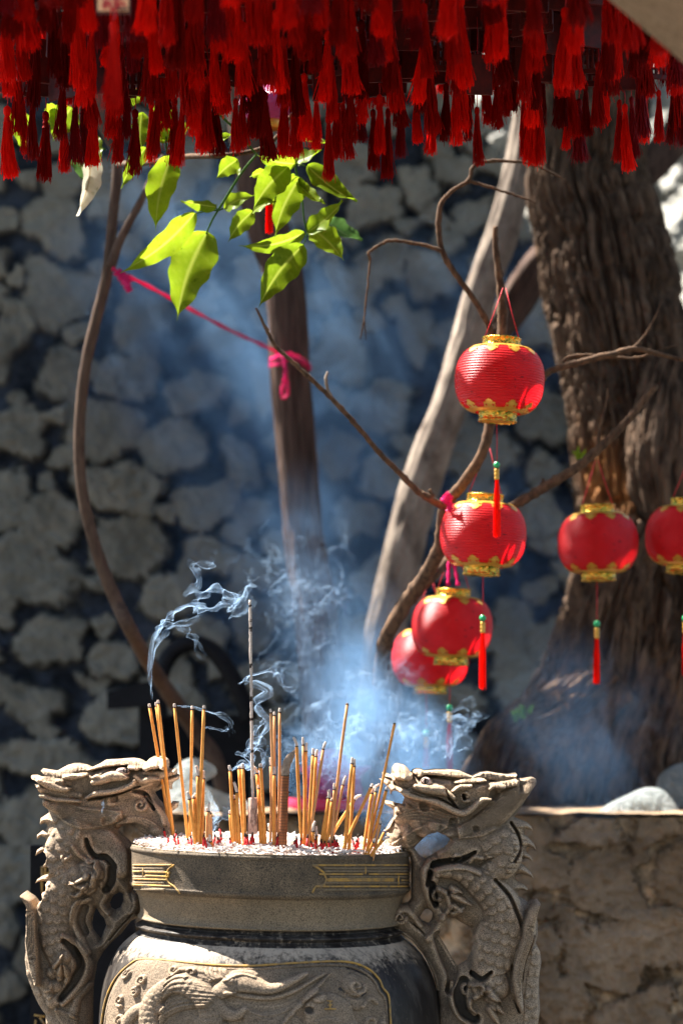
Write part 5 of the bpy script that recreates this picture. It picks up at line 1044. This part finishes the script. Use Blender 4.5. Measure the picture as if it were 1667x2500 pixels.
ST = [ # tip, base, bend, label
 (s7(195,296),s7(432,1765),None,'tall orange stick tilting left, first of the three rising before the left dragon\'s snout'),
 (s7(263,280),s7(452,1772),s7(272,322),'tall orange stick, middle of the close trio in front of the left dragon\'s nose'),
 (s7(288,256),s7(468,1782),None,'tallest orange stick of the trio crossing the left dragon\'s nose'),
 (s7(461,295),s7(610,1800),None,'tall orange stick tilting left, alone between the trio and the two upright ones'),
 (s7(652,318),s7(622,1792),None,'tall nearly upright orange stick whose foot meets the left tilting one'),
 (s7(778,312),s7(715,1885),None,'tall orange stick tilting right, last of the tall ones over the left half'),
 (s7(690,955),s7(722,1880),s7(712,1065),'mid height stick with hooked ash just behind the right tilting tall stick'),
 (s7(773,1008),s7(758,1850),s7(773,1095),'mid height stick with long grey ash right of the tall sticks'),
 (s7(598,1230),s7(690,1855),s7(622,1310),'short stick with its ash bent sharply left'),
 (s7(665,1270),s7(700,1880),s7(667,1300),'short stick of a close pair, the left one'),
 (s7(685,1248),s7(738,1880),s7(686,1295),'short stick of a close pair, the right and taller one'),
 (s7(806,1400),s7(815,1860),s7(812,1445),'short brownish stick, left of three in a bundle'),
 (s7(834,1345),s7(835,1865),s7(828,1440),'short brownish stick with thin black curled end, middle of the bundle'),
 (s7(845,1440),s7(862,1885),s7(847,1465),'short brownish stick, right of three in a bundle'),
 (s7(655,1735),s7(720,1885),s7(680,1770),'stubby stick with fat ash leaning at the foot of the tall ones'),
 (s7(690,1720),s7(730,1890),s7(700,1760),'stubby stick beside the leaning stub at the foot of the tall ones'),
 (s7(820,1720),s7(825,1880),s7(820,1760),'stubby stick with upright ash, left of the two by the burnt bundle'),
 (s7(838,1690),s7(860,1885),s7(845,1760),'stubby stick with long ash, right of the two by the burnt bundle'),
 (s7(1042,952),s7(1100,1888),s7(1055,1010),'mid height stick leftmost of the middle clump, tilting left'),
 (s7(1092,1130),s7(1168,1895),s7(1125,1240),'mid height stick with curved ash pointing back to the left'),
 (s7(1148,960),s7(1212,1900),s7(1150,985),'mid height stick tilting left just before an upright neighbour'),
 (s7(1187,932),s7(1205,1902),s7(1187,985),'upright mid height stick at the right of the middle clump'),
 (s7(1048,1430),s7(1090,1870),s7(1055,1470),'short stick at the left foot of the middle clump'),
 (s7(1098,1270),s7(1130,1888),None,'thin stick half hidden inside the middle clump'),
 (s7(1298,965),s7(1375,1890),s7(1340,1040),'mid height stick right of the paper wrapped stick with its ash hooked left'),
 (s7(1375,932),s7(1432,1872),s7(1378,972),'mid height stick tilting left beside the hooked ash one'),
 (s7(1352,1160),s7(1424,1885),None,'thin stick between the hooked ash one and its taller neighbour'),
 (s7(1480,868),s7(1472,1890),s7(1485,955),'upright stick with long ash left of the thick brown incense'),
 (s7(1478,352),s7(1522,1880),s7(1486,390),'tall pinkish orange stick left of a pair above the thick brown incense'),
 (s7(1524,380),s7(1538,1880),None,'tall pinkish orange stick right of a pair above the thick brown incense'),
 (s7(1522,965),s7(1515,1885),s7(1522,1050),'mid height stick with long ash directly before the tall pair'),
 (s8(187,342),s8(165,1860),s8(187,385),'tall pinkish stick rising just behind the thick brown incense'),
 (s8(328,652),s8(430,1900),s8(368,748),'stick right of the thick incense with its ash bent left'),
 (s8(433,652),s8(492,1900),s8(436,735),'mid height stick, second right of the thick brown incense, long ash'),
 (s8(472,712),s8(455,1885),s8(464,800),'mid height stick crossing behind the second one right of the thick incense'),
 (s8(540,772),s8(478,1892),s8(541,840),'mid height stick tilting right in front of the magenta bag'),
 (s8(586,782),s8(500,1888),s8(573,860),'mid height stick before the magenta bag with ash hooked right'),
 (s8(678,703),s8(468,1905),s8(650,778),'pinkish stick tilting far right before the magenta bag'),
 (s8(562,1545),s8(545,1900),s8(540,1652),'short stick with long ash curling right under the magenta bag'),
 (s8(573,1598),s8(576,1902),s8(576,1700),'short stick with straight ash next to the curling one'),
 (s8(705,1212),s8(608,1890),s8(710,1300),'mid height stick with wavy ash, left edge of the right clump'),
 (s8(690,1282),s8(650,1902),s8(694,1305),'thick orange stick leaning right at the left of the right clump'),
 (s8(740,1300),s8(675,1912),s8(742,1330),'orange stick leaning right before the foot of the tallest right stick'),
 (s8(906,288),s8(720,1885),s8(905,300),'very tall brownish stick crossing the magenta bag and leaning right'),
 (s8(765,1140),s8(760,1850),s8(765,1208),'thin upright brownish stick behind the very tall leaning one'),
 (s8(890,1065),s8(728,1855),s8(858,1160),'thin brownish stick leaning right with long dark ash'),
 (s8(958,868),s8(880,1890),s8(956,932),'stick left of the close pair standing right of the magenta bag'),
 (s8(980,882),s8(915,1902),s8(976,960),'stick right of the close pair standing right of the magenta bag'),
 (s8(1055,1268),s8(712,1760),s8(978,1318),'low stick slanting far right whose ash droops sideways'),
 (s8(1170,1146),s8(835,1905),s8(1160,1185),'long stick slanting strongly right across the ash'),
 (s8(1248,1152),s8(1085,1882),s8(1165,1250),'stick by the right dragon with long ash arching right'),
 (s8(1205,1188),s8(1118,1872),s8(1208,1230),'stick just right of the arching ash one'),
 (s8(1408,496),s8(1112,1850),s8(1407,505),'tallest thin pale stick passing behind the right dragon\'s jaw'),
 (s8(1330,1180),s8(1140,1852),None,'stick leaning right whose tip touches the right dragon\'s lip'),
 (s8(1256,1530),s8(1192,1862),s8(1254,1570),'short pinkish stick near the right dragon\'s beard'),
 (s8(1192,1735),s8(1118,1872),s8(1185,1765),'very short stick leaning right at the foot of the right group'),
 (s8(1352,1715),s8(1190,1890),s8(1285,1745),'short orange stick lying against the right dragon\'s beard'),
 (s8(1312,1645),s8(1232,1822),s8(1296,1660),'thin short stick highest against the right dragon\'s beard'),
]
for k, (t, bs, bd_, lab) in enumerate(ST):
    brown = 'brown' in lab or 'pinkish' in lab; thin = 'thin' in lab
    incense('incense_stick', t, bs, bd_, lab, w=6.0 if thin else (6.6 if brown else 7.7)*R.uniform(.93, 1.05), mat='stick2' if brown else 'stick', jit=R.uniform(-.01, .01))
# red bamboo stubs
SB = [(405,2058),(412,2070),(424,2066),(430,2072),(437,2074),(463,2080),(470,2084),(466,2076),(496,2078),(504,2080),(522,2070),(529,2071),(536,2076),(542,2068),(538,2082),(564,2086),(605,2084),(609,2078),(615,2072),(602,2080),(598,2087),(606,2090),(675,2082),(680,2086),(684,2088),(688,2090),(692,2084),(716,2082),(722,2078),(726,2086),(764,2088),(770,2090),(780,2090),(788,2092),(792,2086),(806,2078),(812,2082),(818,2084),(822,2078),(826,2086),(862,2084),(868,2080),(874,2076),(866,2088),(894,2078),(900,2082),(906,2084),(912,2080),(734,2088),(748,2086)]
for k, (x, y) in enumerate(SB):
    d = dep(y)-.01; d = max(d, D0-math.sqrt(max(0, .150**2-(P(x, y, d).x-BC.x)**2))); B = P(x, y+2, d); q_ = min(1, math.hypot(B.x-BC.x, d-D0)/.168); B.z = ZA+.004+.0075*(1-q_**3)-(B.x-BC.x)*.024; h = R.uniform(.009, .018)*(1.6 if x in (542, 874) else 1); v = Vector((R.uniform(-.25, .25), R.uniform(-.1, .1), 1)).normalized()
    rt = thing('burnt_stub', B, 'short red bamboo stub with charred tip left poking out of the ash', 'incense stub', 'red burnt down stubs in the ash')
    b = MB(); b.tube([B-v*.006, B+v*h*.72], .0014, 7); b.build('red_foot', M['redstick'], rt); b = MB(); b.tube([B+v*h*.72, B+v*h], [.0014, .0009], 7); b.build('charred_tip', M['char'], rt)
# red legs where the slanting stick and its neighbours have burnt to the bamboo
# thick brown incense with bent ash
d = dep(2084)-.02; rt = thing('thick_incense', P(690, 2084, d), 'thick brown incense log ringed with thin lines, its grey ash crooked to the right', 'incense')
A0 = P(689, 2092, d); B0 = P(696, 1894, d); b = MB(); r = 9.8*K; N = 150
b.tube([A0.lerp(B0, t/N) for t in range(N+1)], [r*(1-(.05 if (t % 5) == 0 else 0)) for t in range(N+1)], 22); b.build('log', M['thick'], rt)
b = MB(); 
for t in range(1, 27): p = A0.lerp(B0, t/27); b.tube([p, p+(B0-A0).normalized()*.0005], r*1.004, 22, False)
b.build('printed_rings', M['char'], rt); b = MB(); b.tube([B0-(B0-A0).normalized()*.0006, B0+(B0-A0).normalized()*.0012], r*.99, 22); b.build('burnt_ring', M['char'], rt)
b = MB(); cpt = crv([(696,1893,9.6),(697,1878,9.6),(701,1862,9.4),(709,1848,8.4),(716,1839,5),(720,1831,2)], 7); b.tube([P(q[0], q[1], d) for q in cpt], [q[2]*K for q in cpt], 18, disp=lambda i, a, p: 1+.035*(i % 2)+.05*math.sin(a*3+i)); b.build('ash_tip', M['thickash'], rt)
# tall thin pole with paper wrapped foot
d = dep(2074); rt = thing('wrapped_stick', P(616, 2080, d), 'very tall thin grey incense stick rising from a pinkish printed paper sleeve', 'incense stick')
b = MB(); N = 60; T0 = P(611, 1465, d); B1 = P(617, 1952, d); rw = random.Random(5)
b.tube([B1.lerp(T0, t/N)+Vector((rw.uniform(-1, 1)*.0003, 0, 0)) for t in range(N+1)], [K*3.4*(1+rw.uniform(-.12, .12)) for t in range(N+1)], 9); b.build('shaft', M['stickash'], rt)
for yy_ in (1476, 1512, 1530, 1620, 1700, 1752, 1830):
    b = MB(); b.tube([P(611+(yy_-1465)*.0123, yy_, d), P(611+(yy_-1465)*.0123, yy_+rw.uniform(3, 12), d)], K*3.7, 9); b.build('charred_mark', M['char'], rt)
b = MB(); c0 = P(617, 2036, d); b.lathe([(.0005, 0), (K*10.5, 0), (K*11.2, .0006), (K*11, .02), (K*11.3, .0425), (K*10.4, .043), (K*6, .0425)], c0, 26); sv = b.build('paper_sleeve', M['wrap'], rt)
b = MB()
for k in range(14):
    a0 = rw.uniform(-.9, .9); z0 = rw.uniform(.006, .034); pts = [(c0.x+(K*11.25+.0002)*math.sin(a0+t*.12), c0.y-(K*11.25+.0002)*math.cos(a0+t*.12), c0.z+z0+.004*math.sin(t*1.3+k)) for t in range(5)]; b.tube(pts, .00035, 4)
b.build('sleeve_print', M['wrapink'], sv)
b = MB(); b.tube([P(617, 2034, d), P(616, 2092, d)], K*3, 8); b.tube([P(613, 2046, d), P(608, 2092, d)], K*1.8, 6); b.tube([P(620, 2046, d), P(624, 2092, d)], K*1.8, 6); b.build('red_foot', M['redstick'], rt)
# bridge of curled ash lying on the stubs (left) and little black twigs
rt = thing('fallen_ash', P(500, 2046, 2.98), 'thin curl of fallen ash bridging two stubs near the left', 'ash'); b = MB()
cp_ = crv([s7(700,1725), s7(730,1705), s7(780,1705), s7(822,1728)], 6); b.tube([P(q[0], q[1], 2.96) for q in cp_], K*1.6, 7); b.build('curl', M['stickash'], rt)
rt = thing('dead_sprout', P(653, 2074, 2.98), 'small dry tangle of dark burnt ends beside the thick brown incense', 'burnt ends'); b = MB(); c2 = MB()
for a_, b_ in [((5,1740),(30,1850)),((70,1670),(75,1830)),((145,1708),(90,1760)),((90,1760),(110,1860)),((40,1800),(80,1880)),((65,1570),(72,1640)),((20,1780),(70,1860)),((120,1790),(80,1850))]:
    b.tube([P(*s8(*a_), 2.97), P(*s8((a_[0]+b_[0])/2+4, (a_[1]+b_[1])/2), 2.968), P(*s8(*b_), 2.97)], [K*2, K*2.6, K*2.2], 6)
b.build('ash_ends', M['stickash'], rt)
for a_ in [(40,1840),(70,1850),(100,1850),(115,1870)]: c2.tube([P(*s8(*a_), 2.965), P(*s8(a_[0]+6, a_[1]+35), 2.965)], K*3.4, 7)
c2.build('charred_ends', M['char'], rt)

# ================================================================ THINGS BEHIND
def crumple(name, outline, d, depth, mat, label, cat, seed, amp=.02, sc_=14):
    o = [tuple(q) for q in crv(outline+[outline[0]], 4)][:-1]; oa = np.array([q[:2] for q in o]); x0, y0 = oa.min(0)-3; x1, y1 = oa.max(0)+3
    res = sculpt([tuple(q) for q in oa], [], max(2.0, (x1-x0)/150), 40, depth, lambda cv: None)
    PX, PY, H, base, cin, dark, ins = res; u = sstep(0, 25, base*40/max(depth, 1))
    n = 1-np.abs(fbm(PX/52, PY/40, seed, 2)-.5)*5; n2 = 1-np.abs(fbm(PX/22+n*.5, PY/30, seed+4, 2)-.5)*5; H = np.maximum(0, H*.75+(n*1.1+n2*.55-.6)*amp*1000*np.clip(base/depth, 0, 1))
    rt = thing(name, P(float(oa[:, 0].mean()), float(y1), d), label, cat); sculpt_mesh((PX, PY, H, base, cin, dark, ins), d, 'bag_body', mat, rt, d/F); return rt
crumple('plastic_bag', [(1448,1992),(1480,1965),(1530,1940),(1578,1922),(1620,1930),(1655,1975),(1662,2003),(1560,2000)], 4.05, 34, M['bag'], 'crumpled clear plastic bag lying on the low wall at the right', 'plastic bag', 3, .030)
crumple('plastic_bag', [(1598,1945),(1605,1900),(1630,1875),(1670,1862),(1720,1870),(1740,1960),(1700,1996),(1640,1990)], 4.2, 34, M['bag'], 'greenish clear plastic bag bunched up at the right edge on the low wall', 'plastic bag', 7, .016)
crumple('plastic_bag', [(400,2000),(418,1900),(440,1862),(478,1850),(520,1868),(528,1890),(500,1912),(545,1935),(610,1960),(640,2004),(500,2012)], 4.1, 34, M['bag'], 'pale crumpled plastic bag behind the tall sticks on the left', 'plastic bag', 11, .018)
crumple('plastic_bag', [(1000,2000),(1030,1930),(1010,1880),(1060,1850),(1120,1880),(1150,1960),(1160,2002)], 4.1, 30, M['bag'], 'whitish plastic bag seen through the gap under the right dragon\'s jaw', 'plastic bag', 12, .014)
crumple('magenta_bag', [(752,1950),(748,1900),(728,1872),(760,1868),(770,1840),(800,1830),(835,1832),(862,1868),(905,1872),(880,1900),(876,1950)], 4.1, 50, M['pinkbag'], 'crumpled magenta plastic bag standing on the crimson tray behind the smoke', 'plastic bag', 13, .012)
tr = thing('crimson_tray', P(815, 1985, 4.1), 'shallow crimson tray on the low wall holding the magenta bag', 'tray')
b = MB(); c = P(815, 1960, 4.12); kk = 4.1/F; b.lathe([(.0005, -.012), (kk*115, -.012), (kk*118, -.009), (kk*118, .009), (kk*113, .010), (kk*112, -.006), (.0005, -.007)], (c.x, 4.15, c.z-.002), 60); b.build('tray_body', M['tray'], tr)
# black iron frame with arched hood
fr = thing('black_iron_frame', P(430, 2100, 4.7), 'black iron frame with an arched top and a side arm against the wall at left', 'iron frame'); fr.location.z = 0
b = MB(); ac = crv([(392,1760),(388,1690),(400,1625),(430,1585),(470,1570),(520,1590),(560,1640),(590,1700),(610,1760)], 6); b.tube([P(q[0], q[1], 4.7) for q in ac], .017, 12); b.build('arch', M['black'], fr)
def pbox(bb, x0, y0, x1, y1, d, t): bb.box(P((x0+x1)/2, (y0+y1)/2, d), (x1-x0)*d/F, t, (y1-y0)*d/F)
b = MB(); pbox(b, 342, 1700, 400, 3400, 4.72, .05); b.build('post', M['black'], fr, False)
b = MB(); bb_ = [P(262,1690,4.66),P(262,1732,4.66),P(392,1722,4.66),P(392,1655,4.66)]; v = [tuple(p) for p in bb_]+[(p.x, p.y+.08, p.z) for p in bb_]
b.add(v, [(0,1,2,3),(7,6,5,4),(0,4,5,1),(1,5,6,2),(2,6,7,3),(3,7,4,0)]); b.build('side_arm', M['black'], fr, False)
b = MB(); pbox(b, 400, 1745, 612, 3400, 4.78, .03); b.build('back_panel', M['black'], fr, False)
# black signboard with gold characters behind the left dragon
sg = thing('black_signboard', P(150, 2700, 3.5), 'black upright board with gold characters behind the left dragon\'s spine', 'signboard'); sg.location.z = 0
b = MB(); pbox(b, 78, 2064, 330, 4000, 3.5, .03); o = b.build('board', M['black'], sg, False); b = MB()
for x0, y0, x1, y1 in [(100,2118,128,2112),(103,2118,103,2178),(112,2114,110,2140),(110,2140,124,2126),(124,2118,122,2150),(100,2150,116,2146),(84,2478,110,2482),(88,2490,86,2530),(98,2484,112,2505),(84,2508,104,2512)]:
    a, q2 = P(x0, y0, 3.483), P(x1, y1, 3.483); L = (q2-a).length; b.box((a+q2)/2, L, .003, .0028, Matrix.Rotation(-math.atan2(q2.z-a.z, q2.x-a.x), 4, 'Y'))
b.build('gold_characters', M['goldpaint'], o)

# ================================================================ SMOKE
SMOKE_DENS = 9.0; HAZE_DENS = .03
def smoke_material():
    q = NT('smoke_sheet'); t = q.t; t.nodes.remove(q.b)
    d1 = q.n('BsdfDiffuse'); d1.inputs[0].default_value = (.50, .72, 1, 1); tr_ = q.n('BsdfTranslucent'); tr_.inputs[0].default_value = (.50, .72, 1, 1)
    m1 = q.n('MixShader'); m1.inputs[0].default_value = .6; q.l(d1.outputs[0], m1.inputs[1]); q.l(tr_.outputs[0], m1.inputs[2])
    tp = q.n('BsdfTransparent'); m2 = q.n('MixShader'); q.l(q.attr('alpha'), m2.inputs[0]); q.l(tp.outputs[0], m2.inputs[1]); q.l(m1.outputs[0], m2.inputs[2]); q.l(m2.outputs[0], q.out.inputs[0]); return q.m
MS = smoke_material(); VV = []; FF = []; AL = []; base_n = 0; sr = random.Random(77)
def wisp(guide, w0, w1, alpha, seed, d=3.15, ns=22, warp=1.0, twist=2.0, dd=.0):
    """one curling sheet of smoke along a guide line (pixels)"""
    global base_n
    g = np.array([q[:2] for q in crv(guide, 22)]); n = len(g); t = np.linspace(0, 1, n); tg = np.gradient(g, axis=0); tg /= np.linalg.norm(tg, axis=1)[:, None]+1e-9; nm = np.stack([-tg[:, 1], tg[:, 0]], 1)
    s = np.linspace(-1, 1, ns); T, S = np.meshgrid(t, s, indexing='ij'); W = w0+(w1-w0)*T**.8
    ang = twist*PI*(fbm(T*3.1+seed, 0, seed, 2)-.2)*2 + .8*S*fbm(T*4+seed, S*.5, 3, 2)
    off = W*S; X = g[:, 0][:, None]+nm[:, 0][:, None]*off*np.cos(ang); Y = g[:, 1][:, None]+nm[:, 1][:, None]*off*np.cos(ang); Dp = off*np.sin(ang)
    amp = warp*(4+ (W*1.6)); 
    for sc_, k in ((120, 1.2), (52, .45), (24, .12)):
        a1 = (fbm(X/sc_+seed*3.1, Y/sc_, Dp/sc_+T*1.5, 2)-.5)*2; a2 = (fbm(X/sc_+50+seed, Y/sc_+9, Dp/sc_+T*1.5, 2)-.5)*2; a3 = (fbm(X/sc_+90+seed, Y/sc_+3, Dp/sc_+T, 2)-.5)*2
        X, Y, Dp = X+amp*k*a1*np.clip(T*5, .05, 1), Y+amp*k*a2*np.clip(T*5, .05, 1), Dp+amp*k*a3*np.clip(T*4, .05, 1)
    dep_ = d+dd*T+Dp/F*d*.9; st = fbm(S*7+seed, T*5, seed, 3)
    env = sstep(0, .05, T)*sstep(1, .55, T)*(w0+6)/(W*.7+6)
    a = alpha*env*(.10+.55*np.abs(S)**5+1.1*np.clip(st-.42, 0, 1)*2.2)*sstep(1.0, .93, np.abs(S)+.0)
    # stretched parts thin out, gathered parts thicken
    ds = np.hypot(np.gradient(X, axis=1), np.gradient(Y, axis=1))+.15*np.abs(np.gradient(Dp, axis=1))+.25; m0 = 2*W/(ns-1); a *= np.clip((m0/ds), .25, 3.2)
    V = np.stack([(X-CX)/F*dep_, dep_, CZ+(HY-Y)/F*dep_], -1).reshape(-1, 3)
    i, j = np.meshgrid(np.arange(n-1), np.arange(ns-1), indexing='ij'); q = (i*ns+j).ravel()+base_n
    VV.append(V); FF.append(np.stack([q, q+1, q+ns+1, q+ns], 1)); AL.append(np.clip(a, 0, .8).ravel()); base_n += len(V)
# left wisp climbing off the tallest trio and rolling to the right
wisp([(372,1712),(366,1640),(372,1575),(395,1545),(440,1530),(462,1500),(470,1470)], 2, 20, .5, 1, 3.05)
wisp([(368,1700),(372,1620),(385,1560),(420,1530),(460,1550),(480,1590),(488,1625)], 2, 16, .45, 2, 3.05)
wisp([(380,1570),(392,1520),(430,1490),(480,1480),(530,1485),(580,1470),(612,1430),(620,1385)], 8, 30, .5, 3, 3.05, twist=3)
wisp([(470,1500),(500,1440),(540,1430),(570,1460),(600,1440),(625,1400)], 10, 34, .4, 4, 3.06, twist=3)
wisp([(450,1460),(480,1420),(470,1380),(520,1360),(500,1320)], 8, 26, .3, 5, 3.06)
wisp([(430,1722),(470,1728),(520,1742),(560,1756),(570,1790)], 2, 9, .6, 6, 2.98); wisp([(500,1775),(530,1780),(560,1782),(545,1770)], 3, 6, .5, 7, 2.98)
# around the wrapped stick
for k, gd in enumerate([[(600,1880),(625,1850),(605,1820),(640,1800),(620,1770),(650,1740)], [(568,1880),(600,1870),(628,1885),(640,1850),(660,1830)], [(635,1878),(640,1840),(610,1830),(600,1800),(630,1790),(640,1750),(620,1700),(660,1680)], [(560,1885),(590,1868),(610,1880),(590,1850),(620,1840)],
        [(610,1800),(640,1760),(630,1720),(655,1690),(620,1660),(590,1640)], [(580,1670),(620,1650),(660,1640),(700,1660),(740,1690)]]):
    wisp(gd, 4, 16, .55, 20+k, 3.0, twist=3)
# over the middle: many sheets streaming up from the tips
tips = [(718,1806),(742,1804),(750,1816),(765,1830),(775,1832),(797,1815),(858,1852),(866,1854),(808,1915),(815,1930),(845,1898),(910,1915),(930,1918),(965,1765),(850,1720),(690,1735),(905,1990),(740,1955)]
for k in range(18):
    x, y = tips[k % len(tips)]; x += sr.uniform(-6, 6); x = x if k % 3 == 1 else sr.uniform(830, 1020); gd = [(x, y)]; up = sr.uniform(150, 400); lean = sr.uniform(-220, 60) if x > 800 else sr.uniform(-30, 120)
    for q in range(1, 6): t = q/5; gd.append((x+lean*t*t+sr.uniform(-26, 26)*t+30*math.sin(q*1.7+k)*t, y-up*t))
    wisp(gd, 6, sr.uniform(70, 150), sr.uniform(.05, .11), 100+k, sr.uniform(3.1, 3.5), 34, .75, sr.uniform(1, 3), sr.uniform(.1, .7))
# dense low curls behind the tips, drifting right towards the right dragon
for k in range(20):
    x = sr.uniform(740, 1010); y = sr.uniform(1800, 1960); gd = [(x, y)]; a = sr.uniform(-.6, 1.1)
    for q in range(1, 6): gd.append((gd[-1][0]+sr.uniform(8, 42)*math.sin(a)+sr.uniform(-24, 24), gd[-1][1]-sr.uniform(10, 42)))
    wisp(gd, 8, sr.uniform(24, 60), sr.uniform(.10, .22), 200+k, sr.uniform(3.1, 3.5), 24, 1.2, sr.uniform(1, 3), .2)
for k in range(9):      # right hand curls by the dragon
    x = sr.uniform(1010, 1120); y = sr.uniform(1800, 1860); gd = [(x, y)]
    for q in range(1, 6): gd.append((gd[-1][0]+sr.uniform(-10, 22), gd[-1][1]-sr.uniform(12, 36)))
    wisp(gd, 5, sr.uniform(16, 36), sr.uniform(.2, .36), 300+k, sr.uniform(3.2, 3.5), 22, 1.3, 2.4, .1)
for k in range(12):      # thin threads higher up against the trunk
    x = sr.uniform(640, 860); y = sr.uniform(1480, 1700); gd = [(x, y)]
    for q in range(1, 6): gd.append((gd[-1][0]+sr.uniform(-34, 26), gd[-1][1]-sr.uniform(20, 60)))
    wisp(gd, 16, sr.uniform(50, 100), sr.uniform(.05, .10), 400+k, sr.uniform(3.4, 4.0), 22, 1.3, 2.4, .1)
wisp([(520,2060),(510,2010),(530,1960),(515,1920)], 8, 22, .35, 500, 3.12); wisp([(500,2050),(545,2000),(560,1950)], 6, 20, .3, 501, 3.12); wisp([(248,1990),(252,1965),(246,1945)], 2, 5, .4, 502, 2.93)
VV = np.concatenate(VV); FF = np.concatenate(FF); AL = np.concatenate(AL); FF = FF[AL[FF].max(1) > .012]
us = np.unique(FF); mpp = np.zeros(len(VV), int); mpp[us] = np.arange(len(us)); o = mk('smoke_wisps', VV[us], mpp[FF], MS, None, True, None, dict(alpha=AL[us]))
tag(o, 'thin curling bluish white smoke wisps rising off the incense tips', 'smoke', kind='stuff')

# soft body of smoke behind the incense: a closed block of air with uneven density
q = NT('smoke_body'); q.t.nodes.remove(q.b); tc = q.n('TexCoord'); pos = tc.outputs['Object']
nz = q.n('TexNoise'); nz.inputs['Scale'].default_value = 5.5; nz.inputs['Detail'].default_value = 3; nz.inputs['Roughness'].default_value = .6; nz.inputs['Distortion'].default_value = 1.6; q.l(pos, nz.inputs['Vector'])
nzr = q.math('MAXIMUM', q.math('MULTIPLY', q.math('SUBTRACT', nz.outputs[0], .40), 4.0), .03)
tot = None
for (x, y, r, wgt, dp_) in [(950,1840,200,3.8,3.6),(1050,1850,150,2.6,3.7),(880,1700,200,1.7,3.7),(770,1860,140,1.2,3.6),(810,1540,220,.5,3.75),(730,1320,230,.12,3.8),(760,1350,420,.62,5.1),(700,950,460,.62,5.1),(1200,1350,340,.3,5.1),(420,750,440,.42,5.1),(1010,2000,130,2.2,3.6),(1400,1800,300,.3,3.95),(1150,800,360,.25,5.1)]:
    c = P(x, y, dp_); vd = q.n('VectorMath', operation='DISTANCE'); q.l(pos, vd.inputs[0]); vd.inputs[1].default_value = c
    k = q.math('MAXIMUM', q.math('SUBTRACT', 1.0, q.math('DIVIDE', vd.outputs['Value'], r/F*dp_)), 0.0); k = q.math('MULTIPLY', q.math('POWER', k, 1.5), wgt); tot = k if tot is None else q.math('ADD', tot, k)
dn = q.math('MULTIPLY', q.math('MULTIPLY', tot, nzr), SMOKE_DENS)
pv = q.n('VolumePrincipled'); pv.inputs['Color'].default_value = (.33, .60, 1, 1); pv.inputs['Anisotropy'].default_value = .25; pv.inputs['Density Attribute'].default_value = ''
q.l(dn, pv.inputs['Density']); q.l(pv.outputs[0], q.out.inputs['Volume']); q.m.cycles.volume_step_rate = 1.5
b = MB(); lo = P(80, 2080, 3.3); hi = P(1500, 500, 4.3); b.box((0, 4.35, (1.24+2.7)/2), 1.7, 2.02, 1.46)
o = b.build('smoke_cloud', q.m, None, False); tag(o, 'drifting blue haze of incense smoke hanging between the burner and the trees', 'smoke', kind='stuff')
